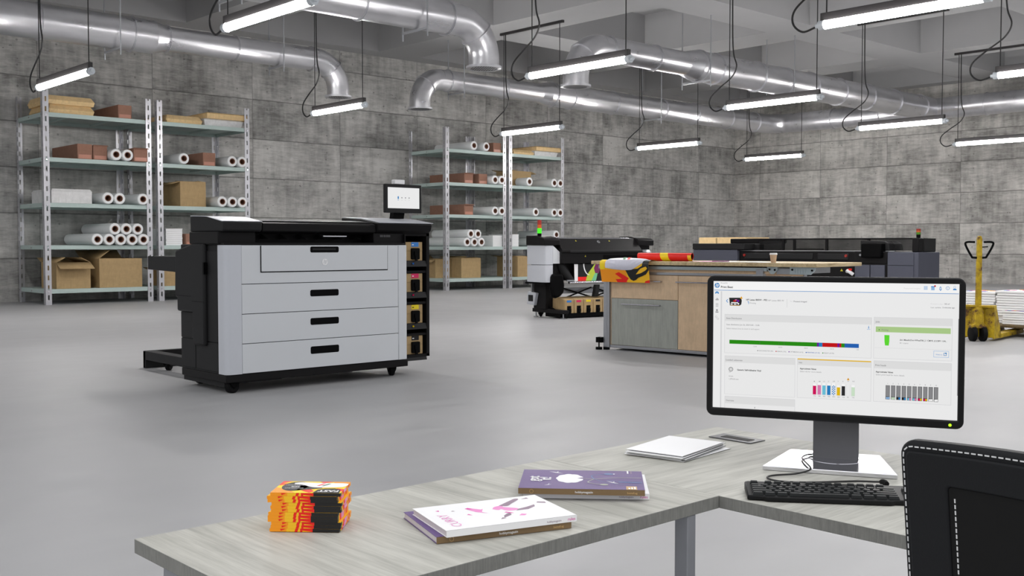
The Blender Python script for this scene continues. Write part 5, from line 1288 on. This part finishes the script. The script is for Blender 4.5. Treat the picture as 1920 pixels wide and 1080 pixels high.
# ---- magazines
def magazine(label, x, y, z, rz, w, d, h, kind):
    b = thing('magazine', label, 'magazine', (x, y, z), rz)
    mats = ['mag_purple', 'mag_brown', 'white', 'mag_tan', 'mag_blue', 'mag_sage', 'mag_pink', 'mag_hot', 'mag_grey']
    cov = 0 if kind == 'purple' else 2
    MB().box(.0015, w - .001, .002, d - .002, .0006, h - .0006).build('pages', 'page_edge', b)
    mb = MB().box(0, w, .0, d, h - .0007, h, cov).box(0, w, .0, d, 0, .0007, cov)
    mb.box(0, w, -.0004, .0012, 0, h, 1 if kind == 'purple' else 2)
    e = h + .0002
    def P(pts, c, l=0): mb.add([(u * w, v * d, e + l * .00015) for u, v in pts], [tuple(range(len(pts)))], c)
    if kind == 'purple':
        cloud = []
        for k in range(40):
            a = 2 * PI * k / 40; r = 1 + .09 * abs(math.sin(a * 4.5)); cloud.append((.40 + .105 * r * math.cos(a), .54 + .22 * r * math.sin(a)))
        P(cloud, 2); P([(.46, .56), (.53, .50), (.53, .62)], 0, 1)
        for x0, y0, x1, y1 in ((.22, .90, .34, .80), (.20, .16, .26, .22), (.70, .42, .80, .30)):
            dx, dy = x1 - x0, y1 - y0; nx, ny = -dy * .05, dx * .06
            P([(x0, y0), (x0 + dx * .5 + nx, y0 + dy * .5 + ny * 2), (x1, y1), (x0 + dx * .5 - nx, y0 + dy * .5 - ny * 2)], 2, 1)
            P([(x0 + dx * .5, y0 + dy * .5), (x0 + dx * .62, y0 + dy * .62 + .07), (x0 + dx * .66, y0 + dy * .66 + .06), (x0 + dx * .58, y0 + dy * .58)], 2, 1)
        def curve(pts, wd, c):
            pts = smooth_path([(u * w, v * d, e + .0003) for u, v in pts], 6); n = len(pts); L, Rr = [], []
            for k in range(n):
                a, q = Vector(pts[max(k - 1, 0)]), Vector(pts[min(k + 1, n - 1)]); tt = (q - a).normalized(); nn = Vector((-tt.y, tt.x, 0)) * wd
                L.append(tuple(Vector(pts[k]) + nn)); Rr.append(tuple(Vector(pts[k]) - nn))
            mb.add(L + Rr, [(k, k + 1, n + k + 1, n + k) for k in range(n - 1)], c)
        curve([(.50, .55), (.60, .52), (.75, .60), (.99, .62)], .0012, 5); curve([(.60, .52), (.58, .70), (.66, .78), (.74, .80)], .0012, 4); curve([(.60, .53), (.55, .36), (.60, .28), (.66, .24)], .0012, 5)
        curve([(.60, .52), (.70, .34), (.85, .26), (.99, .25)], .0008, 4); curve([(.70, .45), (.85, .42), (.99, .44)], .0012, 4); curve([(.8, .38), (.9, .36), (.99, .36)], .003, 4)
        P(circ(.72, .80, .04, 14, .045), 4, 3); P(circ(.68, .235, .035, 14, .04), 5, 3); P(circ(.765, .80, .008, 10, .02), 2, 4)
        P([(.855, .005), (.94, .005), (.94, .17), (.855, .17)], 3, 2)
        for k in range(3): P([(.872 + k * .022, .03), (.886 + k * .022, .03), (.886 + k * .022, .10 + k * .02), (.872 + k * .022, .10 + k * .02)], 2, 3)
        P([(.875, .84), (.888, .84), (.888, .99), (.875, .99)], 2, 2); P([(.906, .84), (.914, .84), (.914, .99), (.906, .99)], 8, 2)
        M = T(.145 * w, .36 * d, e + .0006, rz=PI / 2); mb.text('got', .034, M, 2, 'LEFT', .02); mb.text('it!', .034, T(.245 * w, .42 * d, e + .0006, rz=PI / 2), 2, 'LEFT', .02)
        mb.text('hobbymagazin', .0062, T(.45 * w, -.0008, h * .30, rx=PI / 2), 2, 'LEFT', .01); mb.text('bestell.ag', .0054, T(.86 * w, -.0008, h * .32, rx=PI / 2), 3, 'LEFT', .02)
        c_ = circ(.105 * w, h * .5, h * .36, 20); ci = circ(.105 * w, h * .5, h * .29, 20)
        mb.add([(u, -.0008, v) for u, v in c_ + ci], [(k, (k + 1) % 20, 20 + (k + 1) % 20, 20 + k) for k in range(20)], 3)
    else:
        P(smooth2([(.52, .60), (.56, .68), (.64, .70), (.62, .64), (.70, .52), (.66, .46), (.60, .48), (.58, .56), (.55, .54)]), 6); P(smooth2([(.60, .70), (.74, .86), (.80, .92), (.82, .88), (.72, .74), (.66, .66)]), 8, 1)
        P([(.66, .44), (.76, .44), (.84, .52), (.86, .60), (.78, .54), (.70, .50)], 8); P([(.90, .66), (.96, .60), (.97, .66), (.92, .70)], 8); P([(.84, .88), (.90, .86), (.90, .92)], 8)
        P([(.34, .74), (.37, .76), (.44, .64), (.46, .66), (.42, .54), (.45, .46), (.38, .56), (.36, .64)], 6); P([(.34, .74), (.37, .76), (.39, .70), (.36, .70)], 7, 1)
        P([(.50, .22), (.58, .30), (.60, .40), (.56, .36), (.52, .30)], 8); P([(.56, .42), (.58, .44), (.62, .36), (.60, .36)], 7, 1); P([(.62, .24), (.66, .30), (.69, .26), (.66, .22)], 6); P([(.46, .18), (.49, .24), (.51, .20)], 8)
        P([(.12, .78), (.15, .79), (.14, .74)], 7); P([(.22, .70), (.24, .72), (.25, .68)], 8); P([(.29, .50), (.31, .52), (.32, .45)], 7)
        mb.text('CURRY', .026, T(.155 * w, .10 * d, e + .0004, rz=PI / 2), 6, 'LEFT', -.012)
        mb.text('hobbymagazin', .0050, T(.76 * w, -.0008, h * .30, rx=PI / 2), 8); mb.text('rules', .0078, T(.925 * w, -.0008, h * .26, rx=PI / 2), 7)
    mb.build('cover', mats, b, smooth=False)
    return b
MZ = DZT + .0008
a1 = math.atan2(1.288 - 1.37, 1.324 - 1.087)
magazine('purple magazine with brown spine lying under a white one, left pile', 1.087, 1.370, MZ, a1, .251, .182, .0112, 'purple')
magazine('white magazine with pink drawings on top of the left pile', 1.097, 1.356, MZ + .0116, math.atan2(-.073, .236), .247, .166, .0112, 'white')
a2 = math.atan2(1.328 - 1.508, 1.585 - 1.414)
magazine('white magazine under the purple one, right pile', 1.414, 1.508, MZ, a2, .248, .178, .0112, 'white')
magazine('purple magazine with white cloud cover on top of the right pile', 1.397, 1.504, MZ + .0116, a2 - .012, .247, .172, .0112, 'purple')

# ---- loose sheets
r = random.Random(5)
SW = ['topmost', 'second', 'third', 'fourth', 'fifth', 'sixth', 'seventh', 'lowest']
sp = None
for i in range(8):
    k = 7 - i; rz = math.atan2(.041, .213) + r.uniform(-.05, .05) * (0 if k == 0 else 1) - (.09 if k == 7 else 0)
    lab = '%s sheet of the fanned white paper pile near the cable flap' % SW[k]
    loc = (1.916 + (r.uniform(-.006, .006) if k else 0), 1.508 + (r.uniform(-.008, .006) if k else 0) - (.004 if k == 7 else 0), DZT + .0008 + i * .0019)
    if sp is None:
        sp = thing('paper_sheet', lab, 'paper', loc, rz, 'fanned pile of white sheets')
        m_ = MB().box(0, .216, 0, .15, 0, .0009).build('sheet', 'white', sp)
        MB().box(.0, .216, -.0004, .0, .0, .0005).box(.216, .2164, 0, .15, 0, .0005).build('sheet_gap_shade', 'cord_black', sp)  # black strips stand in for the shade between the fanned sheets
    else: dup(sp, loc, rz, lab)

# ---- monitor
t = thing('monitor', 'black desktop monitor showing a printer dashboard', 'monitor', (2.168, 1.273, DZT), rad(-64))
fo, fi = rrect(-.279, .272, .105, .429, .016, 6), None
sx0, sx1, sz0, sz1 = -.2654, .2592, .1229, .4163
fi = []
n6 = 7
for cx, cz in ((sx1, sz1), (sx0, sz1), (sx0, sz0), (sx1, sz0)): fi += [(cx, cz)] * n6
mb = MB(); ring(mb, fo, fi, -.068, -.050, 1)
mb.build('bezel', 'kb_body', t, bevel=.003)
MB().prism(rrect(-.277, .270, .107, .427, .016), -.052, -.030, 1).prism(rrect(-.2, .19, .15, .38, .02), -.031, -.008, 1).build('back_shell', 'kb_body', t, bevel=.006)
mb = MB(); names = {}
def mi(c):
    c = 'ui_' + c
    if c not in names: names[c] = len(names)
    return names[c]
def SY(l): return -.0600 - l * .0002
mb.add([(sx0 - .001, -.0600, sz0 - .001), (sx1 + .001, -.0600, sz0 - .001), (sx1 + .001, -.0600, sz1 + .001), (sx0 - .001, -.0600, sz1 + .001)], [(0, 1, 2, 3)], mi('bg'))
for o in UI:
    k = o[0]
    if k == 'r': _, c, x0, x1, z0, z1, l = o; mb.add([(x0, SY(l), max(z0, sz0)), (x1, SY(l), max(z0, sz0)), (x1, SY(l), z1), (x0, SY(l), z1)], [(0, 1, 2, 3)], mi(c))
    elif k == 'd': _, c, x, z, rr, l = o; mb.add([(u, SY(l), v) for u, v in circ(x, z, rr, 16)], [tuple(range(16))], mi(c))
    elif k == 'o':
        _, c, x, z, rr, l = o; a = circ(x, z, rr, 20) + circ(x, z, rr * .8, 20)
        mb.add([(u, SY(l), v) for u, v in a], [(i, (i + 1) % 20, 20 + (i + 1) % 20, 20 + i) for i in range(20)], mi(c))
    elif k == 'p': _, c, pts, l = o; mb.add([(u, SY(l), v) for u, v in pts], [tuple(range(len(pts)))], mi(c))
    elif k == 'logo': mark_disc(mb, T(o[1], SY(2), o[2], rx=PI / 2), o[3], mi('azure'), mi('white'))
    elif k == 't':
        _, c, x, z, s, size, bold, l, w = o
        vs, fs = text_geo(s, 'LEFT', bold); xm = max(p[0] for p in vs) * size; f = w / xm if w else 1
        mb.add([(p[0] * size, p[1] * size, 0) for p in vs], fs, mi(c), T(x, SY(l), z, rx=PI / 2) @ Matrix.Diagonal((f, 1, 1, 1)))
mb.build('screen', list(names), t, smooth=False)
mb = MB().add([(u, -.0684, v) for u, v in circ(.2449, .1135, .0032, 16)], [tuple(range(16))]); mb.build('power_light', 'led_yellow', t)
MB().prism([(-.044, .008), (.056, .008), (.056, .22), (-.044, .22)], -.010, .0, 1).build('neck', 'neck_grey', t, bevel=.002)
mb = MB().lathe([(0, .0100), (.060, .0100), (.060, .0112), (.056, .0118), (0, .0118)], 40, M=T(.006, -.002, 0)); mb.build('swivel_disc', 'chrome', t)
MB().prism([(-.1395, -.138), (.1425, -.130), (.100, .080), (-.105, .080)], .0005, .0105, 2).build('foot', 'chrome', t, bevel=.0015)

# ---- keyboard
t = thing('keyboard', 'black computer keyboard partly hidden by the chair', 'keyboard', (1.723, 1.196, DZT + .0006), rad(-51)); t.scale = (1, .68, 1)
out = [(0, .004), (.030, .0), (.036, -.010), (.27, -.010), (.278, .0), (.44, .0), (.445, .006), (.445, .132), (.438, .138), (.006, .138), (0, .132)]
bodyv = MB()
n = len(out)
zz = lambda y: .010 + .008 * max(0, y) / .138
bodyv.add([(x, y, .001) for x, y in out] + [(x, y, zz(y)) for x, y in out], [tuple(range(n))[::-1], tuple(range(n, 2 * n))] + [(i, (i + 1) % n, n + (i + 1) % n, n + i) for i in range(n)])
bodyv.build('case', 'kb_body', t, bevel=.0022)
mb = MB()
def keycap(x, y, w, d=.0165):
    z = zz(y) ; x0, x1, y0, y1 = x, x + w - .0022, y, y + d - .0022; k = .0022
    mb.add([(x0, y0, z), (x1, y0, z), (x1, y1, z), (x0, y1, z), (x0 + k, y0 + k * .6, z + .0056), (x1 - k, y0 + k * .6, z + .0056), (x1 - k, y1 - k * 1.3, z + .0060), (x0 + k, y1 - k * 1.3, z + .0060)],
           [(4, 5, 6, 7), (0, 1, 5, 4), (1, 2, 6, 5), (2, 3, 7, 6), (3, 0, 4, 7)])
u = .0186
rowsK = [([1.25, 1.25, 1.25, 6.25, 1.25, 1.25, 1.25, 1.25], 0), ([2.25] + [1] * 10 + [2.75], 1), ([1.75] + [1] * 11 + [2.25], 2), ([1.5] + [1] * 12 + [1.5], 3), ([1] * 13 + [2], 4)]
for ws, rr in rowsK:
    x = .010
    for w_ in ws: keycap(x, .006 + rr * u * .98, w_ * u); x += w_ * u
x = .010
for i in range(13):
    keycap(x, .110, u, .015); x += u * (1.0 if i not in (0, 4, 8) else 1.33 if i else 1.5)
for cx in range(3):
    for rr, ry in ((0, .006), (3, .062), (4, .080)):
        keycap(.300 + cx * u, ry, u)
keycap(.300 + u, .0245, u)
for cx in range(4):
    for rr in range(5): keycap(.364 + cx * u, .006 + rr * u * .98, u)
mb.build('keycaps', 'key_black', t)
# cable with its strain relief
rk = Matrix.Rotation(rad(51), 4, 'Z')
def tok(x, y, z): v = rk @ Vector((x - 1.723, y - 1.196, 0)); return (v.x, v.y / .68, z - DZT - .0006)
pts = [(2.0395, 1.083, .757), (2.042, 1.100, .7545), (2.020, 1.138, .7528), (1.953, 1.186, .7528), (1.913, 1.228, .7528), (1.905, 1.262, .7528), (1.922, 1.284, .7528), (1.950, 1.282, .7528), (1.990, 1.257, .7540), (2.018, 1.243, .7595), (2.030, 1.247, .7638), (2.055, 1.270, .7645), (2.085, 1.298, .7645), (2.115, 1.320, .7645), (2.150, 1.325, .7645), (2.165, 1.310, .7645)]
MB().tube(smooth_path([tok(*p) for p in pts], 7), .0020, 8).build('cable', 'cord_black', t)
MB().tube([tok(2.026, 1.066, .758), tok(2.034, 1.075, .758), tok(2.040, 1.083, .757), tok(2.043, 1.090, .756)], [.005, .0068, .0068, .003], 12).build('strain_relief', 'rubber', t)

# ---- chair
t = thing('desk_chair', 'black leather chair back with white stitching at the right edge', 'chair', (1.258, .652, 0), rad(-104))
LT = Euler((rad(5.7), 0, 0)).to_matrix().to_4x4(); LT = Matrix.Translation((0, 0, 1.002)) @ LT @ Matrix.Translation((0, 0, -1.002))
CW, CT, CB = .46, 1.002, .47
def crown(x): return .012 * math.sin(PI * x / CW)
outl = [(x, z + (crown(x) if z > .9 else 0)) for x, z in rrect(0, CW, CB, CT, .016, 5)]
def edge_loop(i, n=14, drop=0.0):
    r_ = max(.006, .020 - i); q = 6; L = []; CT = 1.002 - drop
    def arc(cx, cz, a0): L.extend((cx + r_ * math.cos(rad(a0 + 90 * k / q)), cz + r_ * math.sin(rad(a0 + 90 * k / q))) for k in range(q + 1))
    arc(CW - i - r_, CT - i - r_, 0)
    for k in range(1, n): L.append((CW - i - r_ - (CW - 2 * i - 2 * r_) * k / n, CT - i))
    arc(i + r_, CT - i - r_, 90)
    for k in range(1, n): L.append((i, CT - i - r_ - (CT - CB - 2 * i - 2 * r_) * k / n))
    arc(i + r_, CB + i + r_, 180)
    for k in range(1, n): L.append((i + r_ + (CW - 2 * i - 2 * r_) * k / n, CB + i))
    arc(CW - i - r_, CB + i + r_, 270)
    for k in range(1, n): L.append((CW - i, CB + i + r_ + (CT - CB - 2 * i - 2 * r_) * k / n))
    return [(x, z + (crown(x) * (z - CB) / (CT - CB))) for x, z in L]
bk = MB()
o0 = edge_loop(0)
bk.prism(o0, .006, .026, 1, 0, LT); bk.build('backrest', 'leather', t, bevel=.006, seg=3)
fr = MB(); ring(fr, edge_loop(.0125), edge_loop(.073, 14, -.022), .0025, .008, 1, 0, LT); fr.build('border_pad', 'leather', t, bevel=.003, seg=3)
ip = MB(); ip.prism(edge_loop(.0725, 14, -.022), .0052, .008, 1, 0, LT); ip.build('inner_panel', 'leather_dark', t, bevel=.002)
def stitches(name, i, y, sides, gap=.0092, ln=.0062, w=.0008):
    mb = MB(); L = edge_loop(i, 40, -.022 if i > .05 else 0); L = L + [L[0]]
    segs = []; acc_ = 0
    for (x0, z0), (x1, z1) in zip(L, L[1:]):
        d = math.hypot(x1 - x0, z1 - z0)
        if d < 1e-6: continue
        acc2 = acc_ + d
        k = math.ceil(acc_ / gap) * gap
        while k < acc2:
            f = (k - acc_) / d; px, pz = x0 + (x1 - x0) * f, z0 + (z1 - z0) * f; dx, dz = (x1 - x0) / d, (z1 - z0) / d
            if sides == 'all' or (sides == 'v' and abs(dz) > .9):
                q = [(-ln / 2, -w), (ln / 2, -w), (ln / 2, w), (-ln / 2, w)]
                mb.add([(px + dx * a - dz * b, y, pz + dz * a + dx * b) for a, b in q] + [(px + dx * a - dz * b, y - .0009, pz + dz * a + dx * b) for a, b in q], [(7, 6, 5, 4), (0, 1, 5, 4), (1, 2, 6, 5), (2, 3, 7, 6), (3, 0, 4, 7)], 0, LT)
            k += gap
        acc_ = acc2
    return mb.build(name, 'stitch', t)
stitches('stitching', .0072, .0062, 'all'); stitches('inner_stitching', .0825, .0053, 'v', .0074, .0050)
MB().box(.01, CW - .01, .05, .46, .42, .48).build('seat', 'leather', t, bevel=.02, seg=3)
for x in (.02, CW - .05):
    for y in (.06, .42): MB().box(x, x + .03, y, y + .03, 0, .42).build('leg', 'chrome', t)
# ================================================================== light, camera
w = bpy.data.worlds.new('hall_fill_light'); scn.world = w; w.use_nodes = True
nt = w.node_tree; bg = nt.nodes['Background']; bg.inputs[0].default_value = (0.98, 0.985, 1.0, 1)
tc = nt.nodes.new('ShaderNodeTexCoord'); sx = nt.nodes.new('ShaderNodeSeparateXYZ'); mr = nt.nodes.new('ShaderNodeMapRange')      # added fill light, strongest overhead, entering where ceiling and sides stay open
mr.inputs[1].default_value = -0.1; mr.inputs[2].default_value = 1.0; mr.inputs[3].default_value = 0.40; mr.inputs[4].default_value = 1.7
nt.links.new(tc.outputs['Generated'], sx.inputs[0]); nt.links.new(sx.outputs[2], mr.inputs[0]); nt.links.new(mr.outputs[0], bg.inputs[1])
cam = bpy.data.cameras.new('camera'); cam.sensor_width = 36; cam.sensor_fit = 'HORIZONTAL'; cam.lens = 36 * 1980 / 1920
cam.clip_start = 0.05; cam.clip_end = 200
co = bpy.data.objects.new('camera', cam); COL.objects.link(co)
co.location = (0, 0, 1.25)
co.rotation_euler = (PI / 2 - math.atan(81 / 1980), 0, rad(47.45 - 90))
scn.camera = co
scn.view_settings.view_transform = 'Standard'; scn.view_settings.look = 'None'
scn.view_settings.exposure = 0.0; scn.view_settings.gamma = 1.0
scn.view_settings.use_curve_mapping = False
scn.cycles.use_denoising = True
scn.cycles.max_bounces = 8; scn.cycles.diffuse_bounces = 4; scn.cycles.glossy_bounces = 4; scn.cycles.sample_clamp_indirect = 6
